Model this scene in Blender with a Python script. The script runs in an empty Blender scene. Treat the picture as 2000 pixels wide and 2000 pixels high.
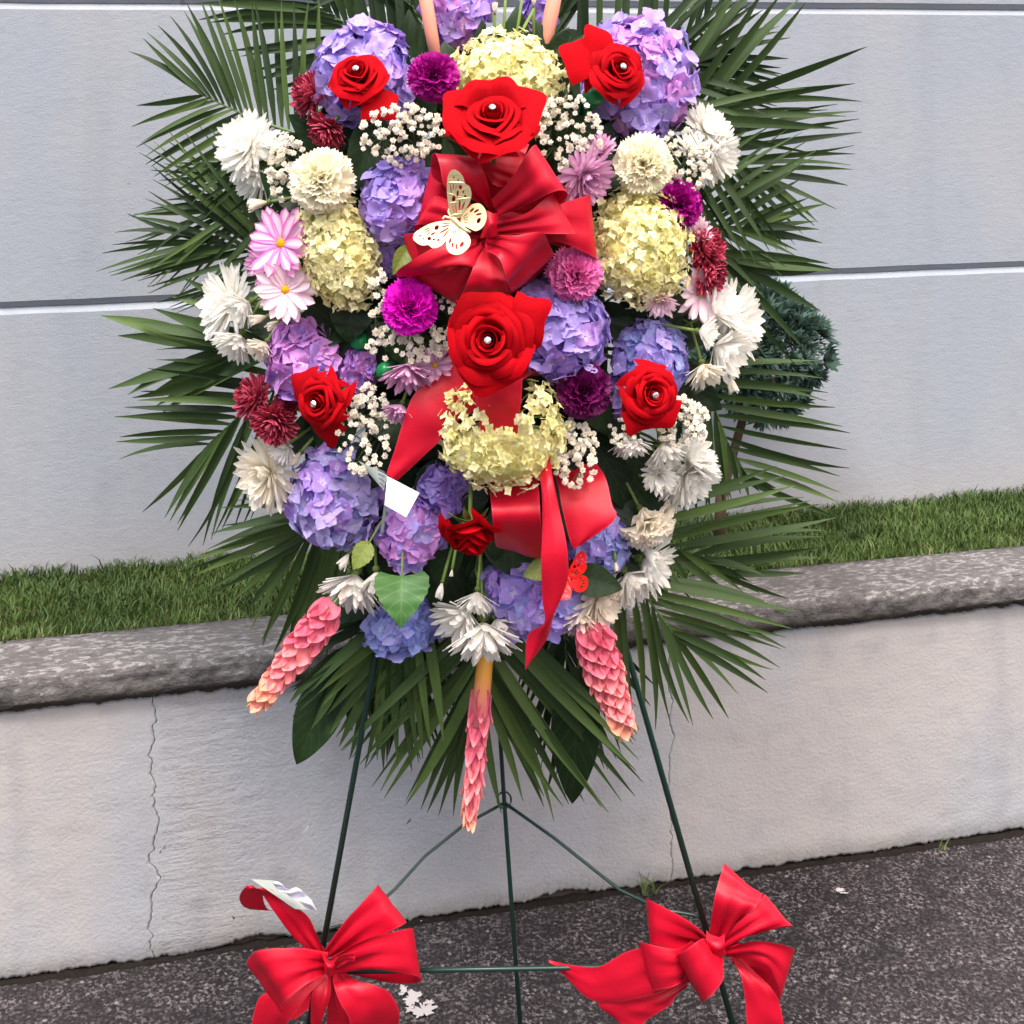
import bpy, math, random
import numpy as np
from mathutils import Vector, Matrix, noise
from mathutils.geometry import tessellate_polygon

R = random.Random(11)
C = bpy.context.scene.collection
scene = bpy.context.scene
rad = math.radians

# ------------------------------------------------------------------ camera
F, H, V0 = 2500.0, 1.5, 95.0          # focal length in photo pixels, eye height, horizon row
cam_d = bpy.data.cameras.new('camera')
cam = bpy.data.objects.new('camera', cam_d)
C.objects.link(cam)
cam.location = (0, 0, H)
cam.rotation_euler = (rad(90), 0, 0)
cam_d.sensor_width = 36
cam_d.lens = F / 2000 * 36
cam_d.shift_y = -(1000 - V0) / 2000
cam_d.clip_start = 0.05
cam_d.clip_end = 500
scene.camera = cam
CAM = Vector((0, 0, H))

# ------------------------------------------------------------------ sky, sun, exposure
SUN_EL, SUN_AZ = 60, -36               # soft light high over the photographer's left shoulder
world = bpy.data.worlds.new('World')
scene.world = world
world.use_nodes = True
wn = world.node_tree
bg = wn.nodes['Background']
sky = wn.nodes.new('ShaderNodeTexSky')
sky.sky_type = 'NISHITA'
sky.sun_disc = False
sky.sun_elevation = rad(SUN_EL)
sky.sun_rotation = rad(180 - SUN_AZ * -1)
sky.dust_density = 7.0
sky.air_density = 1.0
sky.ozone_density = 0.2
wn.links.new(sky.outputs[0], bg.inputs[0])
bg.inputs[1].default_value = 0.15
sun_d = bpy.data.lights.new('sun', 'SUN')
sun_d.energy = 2.1
sun_d.angle = rad(20)
sun_d.color = (1.0, 0.95, 0.88)
sun = bpy.data.objects.new('sun', sun_d)
C.objects.link(sun)
sun_dir = Vector((math.sin(rad(SUN_AZ)) * math.cos(rad(SUN_EL)), -math.cos(rad(SUN_AZ)) * math.cos(rad(SUN_EL)), math.sin(rad(SUN_EL))))
sun.rotation_euler = sun_dir.to_track_quat('Z', 'Y').to_euler()
sun.location = sun_dir * 20
scene.view_settings.view_transform = 'Standard'
scene.view_settings.look = 'None'
scene.view_settings.gamma = 1
scene.view_settings.use_curve_mapping = False
scene.view_settings.exposure = 1.0
scene.cycles.max_bounces = 6
scene.cycles.transparent_max_bounces = 6

# ------------------------------------------------------------------ helpers
def pt(u, v, Y):
    """The place at depth Y that the photograph shows at pixel (u, v)."""
    return Vector(((u - 1000) / F * Y, Y, H - (v - V0) / F * Y))

def s2l(c):
    return c / 12.92 if c <= 0.04045 else ((c + 0.055) / 1.055) ** 2.4

def hexc(h, k=1.0):
    return tuple(min(1, s2l(int(h[i:i + 2], 16) / 255) * k) for i in (0, 2, 4)) + (1,)

def dome(u, v):
    r2 = ((u - 945) / 500) ** 2 + ((v - 640) / 680) ** 2
    return 1.89 - 0.17 * math.sqrt(max(0.0, 1 - r2))

def view_frame(P):
    c = (CAM - P).normalized()
    r = Vector((1, 0, 0))
    r = (r - c * r.dot(c)).normalized()
    return r, c.cross(r), c

def facing(P, a, t):
    """Direction tilted t degrees from the viewer towards image angle a (0 right, 90 up)."""
    r, up, c = view_frame(P)
    a, t = rad(a), rad(t)
    return (c * math.cos(t) + (r * math.cos(a) + up * math.sin(a)) * math.sin(t)).normalized()

def orient(P, n, roll=0.0):
    r, up, c = view_frame(P)
    x = r - n * r.dot(n)
    if x.length < 0.2:
        x = up - n * up.dot(n)
    x.normalize()
    y = n.cross(x)
    ro = rad(roll)
    x, y = x * math.cos(ro) + y * math.sin(ro), y * math.cos(ro) - x * math.sin(ro)
    M = Matrix((x, y, n)).transposed().to_4x4()
    M.translation = P
    return M

def tag(o, label=None, cat=None, group=None, kind=None):
    if label: o['label'] = label
    if cat: o['category'] = cat
    if group: o['group'] = group
    if kind: o['kind'] = kind
    return o

def thing(name, label, cat, M=None, group=None):
    o = bpy.data.objects.new(name, None)
    o.empty_display_size = 0.02
    C.objects.link(o)
    if M is not None: o.matrix_basis = M
    return tag(o, label, cat, group)

def obj(name, me, parent=None, M=None):
    o = bpy.data.objects.new(name, me)
    C.objects.link(o)
    if parent is not None: o.parent = parent
    if M is not None: o.matrix_basis = M
    return o

class MB:
    def __init__(s): s.v, s.f, s.uv = [], [], []
    def grid(s, nu, nv, fn):
        b = len(s.v)
        for j in range(nv + 1):
            for i in range(nu + 1):
                a, t = i / nu, j / nv
                s.v.append(tuple(fn(a * 2 - 1, t))); s.uv.append((a, t))
        w = nu + 1
        for j in range(nv):
            for i in range(nu):
                k = b + j * w + i
                s.f.append((k, k + 1, k + 1 + w, k + w))
        return s
    def tube(s, pts, r0, r1=None, seg=6):
        r1 = r0 if r1 is None else r1
        b = len(s.v); n = len(pts)
        pts = [Vector(p) for p in pts]
        for i, p in enumerate(pts):
            d = (pts[min(i + 1, n - 1)] - pts[max(i - 1, 0)]).normalized()
            a = Vector((0, 0, 1)) if abs(d.z) < 0.9 else Vector((1, 0, 0))
            x = d.cross(a).normalized(); y = d.cross(x)
            r = r0 + (r1 - r0) * i / max(1, n - 1)
            for k in range(seg):
                q = 2 * math.pi * k / seg
                s.v.append(tuple(p + (x * math.cos(q) + y * math.sin(q)) * r)); s.uv.append((k / seg, i / max(1, n - 1)))
        for i in range(n - 1):
            for k in range(seg):
                k2 = (k + 1) % seg
                s.f.append((b + i * seg + k, b + i * seg + k2, b + (i + 1) * seg + k2, b + (i + 1) * seg + k))
        s.f.append(tuple(b + k for k in range(seg))[::-1]); s.f.append(tuple(b + (n - 1) * seg + k for k in range(seg)))
        return s
    def ball(s, c, rx, ry=None, rz=None, nu=10, nv=6, fn=None):
        ry = ry or rx; rz = rz or rx
        b = len(s.v)
        for j in range(nv + 1):
            th = math.pi * j / nv
            for i in range(nu):
                ph = 2 * math.pi * i / nu
                d = Vector((math.sin(th) * math.cos(ph), math.sin(th) * math.sin(ph), math.cos(th)))
                k = fn(d) if fn else 1
                s.v.append((c[0] + d.x * rx * k, c[1] + d.y * ry * k, c[2] + d.z * rz * k)); s.uv.append((i / nu, j / nv))
        for j in range(nv):
            for i in range(nu):
                i2 = (i + 1) % nu
                s.f.append((b + j * nu + i, b + (j + 1) * nu + i, b + (j + 1) * nu + i2, b + j * nu + i2))
        return s
    def box(s, x0, x1, y0, y1, z0, z1):
        b = len(s.v)
        for z in (z0, z1):
            for x, y in ((x0, y0), (x1, y0), (x1, y1), (x0, y1)):
                s.v.append((x, y, z)); s.uv.append((0, 0))
        for q in ((0, 3, 2, 1), (4, 5, 6, 7), (0, 1, 5, 4), (1, 2, 6, 5), (2, 3, 7, 6), (3, 0, 4, 7)):
            s.f.append(tuple(b + k for k in q))
        return s
    def xf(s, M):
        s.v = [tuple(M @ Vector(p)) for p in s.v]
        return s
    def mesh(s, name, mat, smooth=True):
        me = bpy.data.meshes.new(name)
        me.from_pydata(s.v, [], s.f)
        uvl = me.uv_layers.new(name='UVMap')
        li = np.empty(len(me.loops), dtype=np.int32)
        me.loops.foreach_get('vertex_index', li)
        uvl.data.foreach_set('uv', np.array(s.uv, dtype=np.float32)[li].ravel())
        if smooth: me.polygons.foreach_set('use_smooth', np.ones(len(me.polygons), dtype=bool))
        me.materials.append(mat)
        me.update()
        return me

def catmull(P, n, dw=1.0):
    """n + 1 samples along a smooth curve through the tuples P, evenly by length; dw weighs the fifth number of a row."""
    P = np.array(P, dtype=float)
    Wt = np.ones(P.shape[1])
    if P.shape[1] == 5: Wt[4] = dw
    hh = np.maximum(np.sqrt((((P[1:] - P[:-1]) * Wt) ** 2).sum(1)), 1e-9)
    K = np.concatenate([[0], np.cumsum(hh)])
    D = (P[1:] - P[:-1]) / hh[:, None]
    M = np.empty_like(P)
    M[0], M[-1] = D[0], D[-1]
    for i in range(1, len(P) - 1):
        M[i] = (D[i - 1] * hh[i] + D[i] * hh[i - 1]) / (hh[i] + hh[i - 1])
    out = []
    for k in range(n + 1):
        x = K[-1] * k / n
        i = min(int(np.searchsorted(K, x, side='right')) - 1, len(hh) - 1)
        t = (x - K[i]) / hh[i]; h = hh[i]
        out.append((2 * t ** 3 - 3 * t * t + 1) * P[i] + (t ** 3 - 2 * t * t + t) * h * M[i] + (3 * t * t - 2 * t ** 3) * P[i + 1] + (t ** 3 - t * t) * h * M[i + 1])
    return out

def poly_at(P, t):
    """Point at parameter t (0..1, by arc length) on the polyline P of 2-tuples."""
    if len(P) == 1: return P[0]
    L = [math.dist(P[i], P[i + 1]) for i in range(len(P) - 1)]
    d = t * sum(L)
    for i, l in enumerate(L):
        if d <= l or i == len(L) - 1:
            k = d / l if l else 0
            return tuple(P[i][j] + (P[i + 1][j] - P[i][j]) * k for j in range(len(P[i])))
        d -= l

# ------------------------------------------------------------------ materials
class NT:
    """Small wrapper for building a material's nodes."""
    def __init__(s, name):
        s.m = bpy.data.materials.new(name); s.m.use_nodes = True
        s.t = s.m.node_tree; s.t.nodes.clear()
    def n(s, kind, **kw):
        x = s.t.nodes.new(kind)
        for k, v in kw.items(): setattr(x, k, v)
        return x
    def put(s, sock, val):
        if isinstance(val, bpy.types.NodeSocket): s.t.links.new(val, sock)
        else: sock.default_value = val
    def math(s, op, a, b=0.0, clamp=False):
        x = s.n('ShaderNodeMath', operation=op, use_clamp=clamp); s.put(x.inputs[0], a); s.put(x.inputs[1], b); return x.outputs[0]
    def mix(s, f, a, b, mode='MIX'):
        x = s.n('ShaderNodeMix', data_type='RGBA', blend_type=mode); s.put(x.inputs[0], f); s.put(x.inputs[6], a); s.put(x.inputs[7], b); return x.outputs[2]
    def sstep(s, v, a, b):
        x = s.n('ShaderNodeMapRange', interpolation_type='SMOOTHSTEP'); s.put(x.inputs[0], v); x.inputs[1].default_value = a; x.inputs[2].default_value = b; return x.outputs[0]
    def noise(s, vec, scale, detail=3.0, rough=0.55, out=0):
        x = s.n('ShaderNodeTexNoise'); s.put(x.inputs['Vector'], vec); x.inputs['Scale'].default_value = scale; x.inputs['Detail'].default_value = detail; x.inputs['Roughness'].default_value = rough; return x.outputs[out]
    def obj(s): return s.n('ShaderNodeTexCoord').outputs['Object']
    def uv(s):
        x = s.n('ShaderNodeSeparateXYZ'); s.t.links.new(s.n('ShaderNodeUVMap').outputs[0], x.inputs[0]); return x.outputs[0], x.outputs[1]
    def rnd(s): return s.n('ShaderNodeObjectInfo').outputs['Random']
    def bump(s, h, strength, dist=0.01):
        x = s.n('ShaderNodeBump'); s.put(x.inputs['Height'], h); x.inputs['Strength'].default_value = strength; x.inputs['Distance'].default_value = dist; return x.outputs[0]
    def scalev(s, vec, sc):
        x = s.n('ShaderNodeMapping'); s.put(x.inputs[0], vec); x.inputs['Scale'].default_value = sc; return x.outputs[0]
    def done(s, col, rough=0.6, spec=0.4, metal=0.0, normal=None, trans=0.0, tcol=None, sheen=0.0, coat=0.0):
        b = s.n('ShaderNodeBsdfPrincipled')
        s.put(b.inputs['Base Color'], col); s.put(b.inputs['Roughness'], rough)
        b.inputs['Specular IOR Level'].default_value = spec; b.inputs['Metallic'].default_value = metal
        b.inputs['Sheen Weight'].default_value = sheen; b.inputs['Coat Weight'].default_value = coat
        if normal is not None: s.put(b.inputs['Normal'], normal)
        out = s.n('ShaderNodeOutputMaterial'); res = b.outputs[0]
        if trans > 0:
            tr = s.n('ShaderNodeBsdfTranslucent'); s.put(tr.inputs[0], tcol if tcol is not None else col)
            mx = s.n('ShaderNodeMixShader'); mx.inputs[0].default_value = trans
            s.t.links.new(res, mx.inputs[1]); s.t.links.new(tr.outputs[0], mx.inputs[2]); res = mx.outputs[0]
        s.t.links.new(res, out.inputs[0])
        return s.m

def petal_mat(name, ca, cb, base=None, bpos=(0.0, 0.45), side=None, tip=None, tpos=(0.7, 1.0), rough=0.6, spec=0.25, trans=0.28, vein=0.12, sheen=0.0):
    m = NT(name)
    u, v = m.uv()
    col = m.mix(m.rnd(), ca, cb)
    if tip: col = m.mix(m.sstep(v, *tpos), col, tip)
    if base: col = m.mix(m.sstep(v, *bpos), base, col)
    if side:
        e = m.math('ABSOLUTE', m.math('SUBTRACT', u, 0.5))
        col = m.mix(m.sstep(e, 0.12, 0.46), col, side)
    vec = m.n('ShaderNodeCombineXYZ')
    m.put(vec.inputs[0], m.math('MULTIPLY', u, 22.0)); m.put(vec.inputs[1], m.math('MULTIPLY', v, 2.0)); m.put(vec.inputs[2], m.math('MULTIPLY', m.rnd(), 50.0))
    st = m.noise(vec.outputs[0], 1.0, 2.0)
    k = m.math('ADD', m.math('MULTIPLY', st, 2 * vein), 1 - vein)
    g = m.n('ShaderNodeCombineColor')
    for i in range(3): m.put(g.inputs[i], k)
    col = m.mix(1.0, col, g.outputs[0], 'MULTIPLY')
    return m.done(col, rough, spec, normal=m.bump(st, 0.25, 0.0008), trans=trans, sheen=sheen)

def leaf_mat(name, ca, cb, rough=0.42, spec=0.4, veins=9.0, vcol=None, trans=0.18, vs=0.5):
    m = NT(name)
    u, v = m.uv()
    a = m.math('ABSOLUTE', m.math('SUBTRACT', u, 0.5))
    col = m.mix(m.rnd(), ca, cb)
    blot = m.noise(m.obj(), 40.0, 3.0)
    col = m.mix(m.math('MULTIPLY', blot, 0.5), col, tuple(x * 0.55 for x in ca[:3]) + (1,))
    h = None
    if veins:
        w = m.math('FRACT', m.math('MULTIPLY', m.math('SUBTRACT', v, m.math('MULTIPLY', a, 0.55)), veins))
        line = m.sstep(m.math('ABSOLUTE', m.math('SUBTRACT', w, 0.5)), 0.14, 0.0)
        mid = m.sstep(a, 0.035, 0.0)
        ln = m.math('MAXIMUM', line, mid)
        vc = vcol or tuple(min(1, x * 1.7 + 0.01) for x in cb[:3]) + (1,)
        col = m.mix(m.math('MULTIPLY', ln, vs), col, vc)
        h = m.bump(m.math('ADD', ln, m.math('MULTIPLY', blot, 0.5)), -0.35, 0.001)
    else:
        x = m.n('ShaderNodeCombineXYZ'); m.put(x.inputs[0], m.math('MULTIPLY', u, 14.0)); m.put(x.inputs[1], m.math('MULTIPLY', v, 0.6)); m.put(x.inputs[2], m.math('MULTIPLY', m.rnd(), 50))
        st = m.noise(x.outputs[0], 1.0, 2.0)
        col = m.mix(m.math('MULTIPLY', st, 0.45), col, tuple(min(1, c * 1.9) for c in cb[:3]) + (1,))
        h = m.bump(st, 0.3, 0.0008)
    return m.done(col, rough, spec, normal=h, trans=trans)

def plain(name, c, rough=0.5, spec=0.4, metal=0.0, coat=0.0, grain=0.15, gs=300.0, trans=0.0):
    m = NT(name)
    nz = m.noise(m.obj(), gs, 3.0)
    col = m.mix(m.math('MULTIPLY', nz, grain * 2), c, tuple(x * 0.6 for x in c[:3]) + (1,))
    return m.done(col, rough, spec, metal, normal=m.bump(nz, 0.15, 0.0005), coat=coat, trans=trans)

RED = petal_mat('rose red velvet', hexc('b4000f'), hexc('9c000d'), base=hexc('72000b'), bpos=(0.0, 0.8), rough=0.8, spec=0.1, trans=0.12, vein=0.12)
BLUE_A = petal_mat('hydrangea periwinkle', hexc('a694e4'), hexc('bca8ea'), base=hexc('d8cef4'), bpos=(0.0, 0.3), vein=0.06)
BLUE_B = petal_mat('hydrangea blue', hexc('90a0e2'), hexc('a8a6e4'), base=hexc('ccd2f2'), bpos=(0.0, 0.3), vein=0.06)
BLUE_C = petal_mat('hydrangea violet', hexc('ba90de'), hexc('ae96e4'), base=hexc('dccef0'), bpos=(0.0, 0.3), vein=0.06)
LILAC = petal_mat('hydrangea lilac pink', hexc('dc9ade'), hexc('cc94de'), base=hexc('ecd8f2'), bpos=(0.0, 0.3), vein=0.06)
DUSK = petal_mat('hydrangea dusty blue violet', hexc('a0a4de'), hexc('b8a2d8'), base=hexc('ccbcda'), bpos=(0.0, 0.3), vein=0.06)
CREAM = petal_mat('cream hydrangea', hexc('f8f3c2'), hexc('fbf8d6'), base=hexc('f0eab0'), bpos=(0.0, 0.5), trans=0.36, vein=0.04, spec=0.1)
LIME = petal_mat('lime cream hydrangea', hexc('f2ecaa'), hexc('f7f2c0'), base=hexc('dcd884'), bpos=(0.0, 0.5), trans=0.36, vein=0.04, spec=0.1)
WHITE = petal_mat('white mum petal', hexc('fdfbf4'), hexc('fefdfa'), base=hexc('fbf6e2'), bpos=(0.0, 0.3), trans=0.55, vein=0.02, spec=0.05)
IVORY = petal_mat('ivory mum petal', hexc('fbf4e6'), hexc('fdf8ee'), base=hexc('f6ebc8'), bpos=(0.0, 0.35), trans=0.55, vein=0.02, spec=0.05)
CARNW = petal_mat('cream white carnation', hexc('fdf9e6'), hexc('fbf6dc'), base=hexc('f6eec4'), bpos=(0.2, 0.7), trans=0.36, vein=0.03, spec=0.05)
PINKD = petal_mat('pink edged daisy petal', hexc('f8e2f2'), hexc('f6d6ea'), side=hexc('ea86d2'), base=hexc('f4dcec'), trans=0.36, vein=0.1)
PALED = petal_mat('pale pink daisy petal', hexc('fae6ec'), hexc('f8ecf0'), side=hexc('f2c6dc'), trans=0.36, vein=0.06)
MAUVE = petal_mat('mauve mum petal', hexc('e2b4d6'), hexc('ecc8de'), side=hexc('d496c6'), trans=0.34, vein=0.08)
CRIM = petal_mat('crimson mum petal', hexc('a8243c'), hexc('8c1c34'), side=hexc('c0506a'), trans=0.15)
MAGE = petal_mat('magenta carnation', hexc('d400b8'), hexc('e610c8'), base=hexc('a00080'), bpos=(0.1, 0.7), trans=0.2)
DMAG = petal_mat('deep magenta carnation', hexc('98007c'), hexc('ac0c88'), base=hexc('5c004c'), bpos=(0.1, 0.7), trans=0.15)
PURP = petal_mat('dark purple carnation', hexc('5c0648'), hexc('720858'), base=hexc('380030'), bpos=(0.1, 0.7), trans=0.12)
PINKC = petal_mat('rose pink carnation', hexc('e466b4'), hexc('ec84c2'), base=hexc('c43c90'), bpos=(0.1, 0.7), trans=0.22)
G_DEEP = petal_mat('ginger deep pink', hexc('d2607c'), hexc('da6e86'), tip=hexc('e68c94'), trans=0.18, spec=0.25, rough=0.55)
G_PINK = petal_mat('ginger coral pink', hexc('e07c86'), hexc('e68890'), tip=hexc('ec9c98'), trans=0.18, spec=0.25, rough=0.55)
G_PEACH = petal_mat('ginger salmon', hexc('e69884'), hexc('eaa28c'), tip=hexc('e8a27c'), trans=0.18, spec=0.25, rough=0.55)
G_YEL = petal_mat('ginger yellow stalk', hexc('eeb02c'), hexc('f0a840'), tip=hexc('e4808a'), tpos=(0.35, 0.95), trans=0.1, spec=0.4, rough=0.45)
DISC = plain('yellow flower centre', hexc('d8a010'), 0.8, 0.2, grain=0.4, gs=900)
BEAD = plain('floret eye', hexc('c8b0e0'), 0.5)
STEM = plain('pale green stem', hexc('6c8440'), 0.55, 0.35)
DSTEM = plain('dark stem', hexc('3c5030'), 0.55, 0.35)
CALYX = plain('calyx green', hexc('62763a'), 0.6, 0.3)
PALM = leaf_mat('palm leaflet', hexc('2a3d20'), hexc('3a4f2a'), rough=0.55, spec=0.28, veins=0)
PALM_L = leaf_mat('palm leaflet light', hexc('3c5226'), hexc('4c6232'), rough=0.55, spec=0.28, veins=0)
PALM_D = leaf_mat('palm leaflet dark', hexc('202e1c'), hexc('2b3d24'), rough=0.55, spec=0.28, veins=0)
SALAL = leaf_mat('dark glossy leaf', hexc('162813'), hexc('22391b'), rough=0.48, spec=0.3, veins=7, vs=0.3, trans=0.1)
HLEAF = leaf_mat('bright hydrangea leaf', hexc('3c6630'), hexc('447238'), rough=0.5, veins=5, vs=0.2, vcol=hexc('7c9e66'), trans=0.12)
OLEAF = leaf_mat('olive leaf', hexc('6c7c34'), hexc('7c8a40'), rough=0.5, veins=6, vs=0.3)
BREATH = petal_mat('gypsophila white', hexc('f4ecdc'), hexc('fcf8f0'), base=hexc('ece4c8'), bpos=(0.0, 0.4), trans=0.2, vein=0.1)
FOAM = plain('wet green foam', hexc('16241a'), 0.9, 0.1, grain=0.5, gs=120)
TUBE = plain('green plastic water tube', hexc('1c8a4c'), 0.3, 0.5)
WIRE = plain('dark green coated wire', hexc('12302a'), 0.35, 0.5, grain=0.1)
RHINE = NT('rhinestone').done((0.9, 0.9, 0.95, 1), 0.08, 1.0, 0.85)

def ribbon_mat():
    m = NT('red satin ribbon')
    u, v = m.uv()
    vec = m.n('ShaderNodeCombineXYZ'); m.put(vec.inputs[0], m.math('MULTIPLY', u, 3.0)); m.put(vec.inputs[1], m.math('MULTIPLY', v, 160.0))
    st = m.noise(vec.outputs[0], 1.0, 2.0)
    big = m.noise(m.obj(), 18.0, 2.0)
    col = m.mix(st, hexc('b80724'), hexc('c8092e'))
    e = m.math('ABSOLUTE', m.math('SUBTRACT', u, 0.5))
    col = m.mix(m.math('MULTIPLY', m.sstep(e, 0.462, 0.478), 0.35), col, hexc('d03850'))
    return m.done(col, 0.46, 0.4, normal=m.bump(m.math('ADD', m.math('MULTIPLY', st, 0.12), big), 0.2, 0.008), trans=0.10)
RIBBON = ribbon_mat()

def plaster(name, ca, cb, stain, fine=220.0, bs=0.5, bd=0.004, streak=0.25, bold=0.0, scratch=False):
    m = NT(name)
    o = m.obj()
    big = m.noise(m.scalev(o, (1.6, 1.6, 0.9)), 1.6, 4.0)
    mid = m.noise(o, 14.0, 4.0)
    fn = m.noise(o, fine, 4.0, 0.65)
    lump = m.noise(m.scalev(o, (1, 1, 1.6)), 42.0, 5.0, 0.6)
    col = m.mix(m.sstep(big, 0.36, 0.60), ca, cb)
    col = m.mix(m.math('MULTIPLY', m.sstep(mid, 0.5, 0.8), streak), col, stain)
    run = m.noise(m.scalev(o, (9, 9, 0.9)), 1.0, 3.0)
    col = m.mix(m.math('MULTIPLY', m.sstep(run, 0.52, 0.72), streak * 0.7), col, stain)
    pit = m.noise(m.scalev(o, (1, 1, 0.8)), 31.0, 2.0)
    col = m.mix(m.math('MULTIPLY', m.sstep(pit, 0.74, 0.80), 0.5), col, hexc('5c5658'))
    h = m.math('ADD', m.math('MULTIPLY', fn, 0.7), m.math('MULTIPLY', lump, 0.8 + bold))
    h = m.math('ADD', h, m.math('MULTIPLY', mid, 0.25))
    sp = m.n('ShaderNodeSeparateXYZ'); m.t.links.new(o, sp.inputs[0])
    if scratch:
        # rougher trowelled band beside the crack, and a darker tone towards the foot and top
        win = m.math('MULTIPLY', m.sstep(sp.outputs[0], -0.60, -0.585), m.sstep(sp.outputs[0], -0.36, -0.48))
        tro = m.noise(m.scalev(o, (9, 9, 75)), 1.0, 4.0, 0.7)
        crk = m.noise(m.scalev(o, (40, 40, 60)), 1.0, 3.0, 0.6)
        h = m.math('ADD', h, m.math('MULTIPLY', win, m.math('ADD', m.math('MULTIPLY', tro, 0.9), m.math('MULTIPLY', crk, 0.6))))
        ln = m.math('MULTIPLY', m.math('MULTIPLY', win, m.sstep(m.math('ABSOLUTE', m.math('SUBTRACT', tro, 0.5)), 0.014, 0.0)), 0.5)
        col = m.mix(ln, col, hexc('6e6a6c'))
        low = m.math('MULTIPLY', m.sstep(m.math('ADD', sp.outputs[2], m.math('MULTIPLY', mid, 0.08)), 0.09, 0.03), 0.55)
        col = m.mix(low, col, hexc('89857f'))
        up = m.math('MULTIPLY', m.sstep(m.math('SUBTRACT', sp.outputs[2], m.math('MULTIPLY', run, 0.12)), 0.34, 0.40), 0.4)
        col = m.mix(up, col, hexc('94908e'))
    else:
        low = m.math('MULTIPLY', m.sstep(m.math('ADD', sp.outputs[2], m.math('MULTIPLY', big, 0.2)), 0.75, 0.55), 0.5)
        col = m.mix(low, col, hexc('a09a9a'))
    return m.done(col, 0.85, 0.2, normal=m.bump(h, bs, bd))
BUILDW = plaster('painted building render', hexc('8f97a3'), hexc('959aa3'), hexc('828891'), fine=260, bs=0.45, bd=0.003, streak=0.35)
RETW = plaster('painted retaining wall render', hexc('9a9ea6'), hexc('a4a2a3'), hexc('8a898f'), fine=150, bs=0.55, bd=0.004, streak=0.5, bold=-0.5, scratch=True)
DARKCORE = plain('dirty mortar', hexc('4a423e'), 0.95, 0.1, grain=0.5, gs=60)

def coping_mat():
    m = NT('weathered coping stone')
    o = m.obj()
    a = m.noise(m.scalev(o, (1, 2.6, 2.6)), 52.0, 5.0, 0.65)
    b = m.noise(o, 60.0, 5.0, 0.7)
    c = m.noise(o, 5.0, 3.0)
    col = m.mix(m.sstep(c, 0.3, 0.7), hexc('565455'), hexc('666465'))
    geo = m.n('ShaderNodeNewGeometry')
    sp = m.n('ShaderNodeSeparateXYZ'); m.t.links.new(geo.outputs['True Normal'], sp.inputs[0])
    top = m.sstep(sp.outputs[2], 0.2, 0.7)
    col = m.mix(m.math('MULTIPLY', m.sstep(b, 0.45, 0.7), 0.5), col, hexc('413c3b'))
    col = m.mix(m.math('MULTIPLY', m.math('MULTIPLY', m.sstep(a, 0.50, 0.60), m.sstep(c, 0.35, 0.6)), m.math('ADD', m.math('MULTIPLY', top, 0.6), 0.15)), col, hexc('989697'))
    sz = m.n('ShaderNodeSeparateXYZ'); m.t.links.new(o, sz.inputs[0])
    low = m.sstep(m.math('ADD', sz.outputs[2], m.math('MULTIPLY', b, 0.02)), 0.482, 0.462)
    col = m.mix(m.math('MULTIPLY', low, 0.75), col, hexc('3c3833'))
    h = m.math('ADD', m.math('MULTIPLY', a, 0.6), b)
    return m.done(col, 0.92, 0.15, normal=m.bump(h, 0.8, 0.008))
COPING = coping_mat()

def asphalt_mat():
    m = NT('old asphalt')
    o = m.obj()
    def vor(sc):
        x = m.n('ShaderNodeTexVoronoi'); m.put(x.inputs['Vector'], m.mix(0.012, o, m.n('ShaderNodeTexNoise').outputs[1], 'ADD')); x.inputs['Scale'].default_value = sc; return x
    v1 = vor(210.0); v2 = vor(110.0)
    big = m.noise(o, 1.7, 4.0)
    med = m.noise(o, 22.0, 4.0)
    fine = m.noise(o, 150.0, 5.0, 0.75)
    g1 = m.n('ShaderNodeSeparateColor'); m.t.links.new(v1.outputs['Color'], g1.inputs[0])
    g2 = m.n('ShaderNodeSeparateColor'); m.t.links.new(v2.outputs['Color'], g2.inputs[0])
    col = m.mix(m.sstep(big, 0.35, 0.65), hexc('1f1c1f'), hexc('322e31'))
    amt = m.math('ADD', m.math('MULTIPLY', m.sstep(med, 0.35, 0.65), 0.6), 0.2)
    st = m.math('MULTIPLY', m.sstep(g1.outputs[0], 0.25, 1.0), m.sstep(fine, 0.38, 0.62))
    col = m.mix(m.math('MULTIPLY', st, amt), col, hexc('8b8488'))
    st2 = m.math('MULTIPLY', m.sstep(v2.outputs['Distance'], 0.55, 0.2), m.sstep(g2.outputs[1], 0.92, 0.97))
    col = m.mix(m.math('MULTIPLY', m.math('MULTIPLY', st2, m.sstep(fine, 0.4, 0.55)), 0.6), col, hexc('a19a9c'))
    col = m.mix(m.math('MULTIPLY', m.sstep(fine, 0.52, 0.40), 0.75), col, hexc('161416'))
    h = m.math('ADD', m.math('MULTIPLY', m.math('SUBTRACT', 1.0, v1.outputs['Distance']), 0.4), m.math('MULTIPLY', fine, 1.2))
    return m.done(col, 0.9, 0.2, normal=m.bump(h, 0.7, 0.005))
ASPH = asphalt_mat()
SOIL = plain('lawn soil', hexc('3a3a20'), 0.95, 0.1, grain=0.5, gs=80)
PAINT = plain('white paint', hexc('a9a5a8'), 0.7, 0.3)

# ------------------------------------------------------------------ the setting
SL = 0.22                                  # the walls run back to the right at this slope
ANG = math.atan(SL)
def wall_frame(Y0):
    M = Matrix.Rotation(ANG, 4, 'Z'); M.translation = (0, Y0, 0); return M
MR, MW = wall_frame(2.23), wall_frame(2.65)
MRI = MR.inverted()
def on_wall(u, Y0):
    """World x, y where the ray through column u meets the wall plane through (0, Y0)."""
    k = (u - 1000) / F
    Y = Y0 / (1 - SL * k)
    return k * Y, Y

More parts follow.
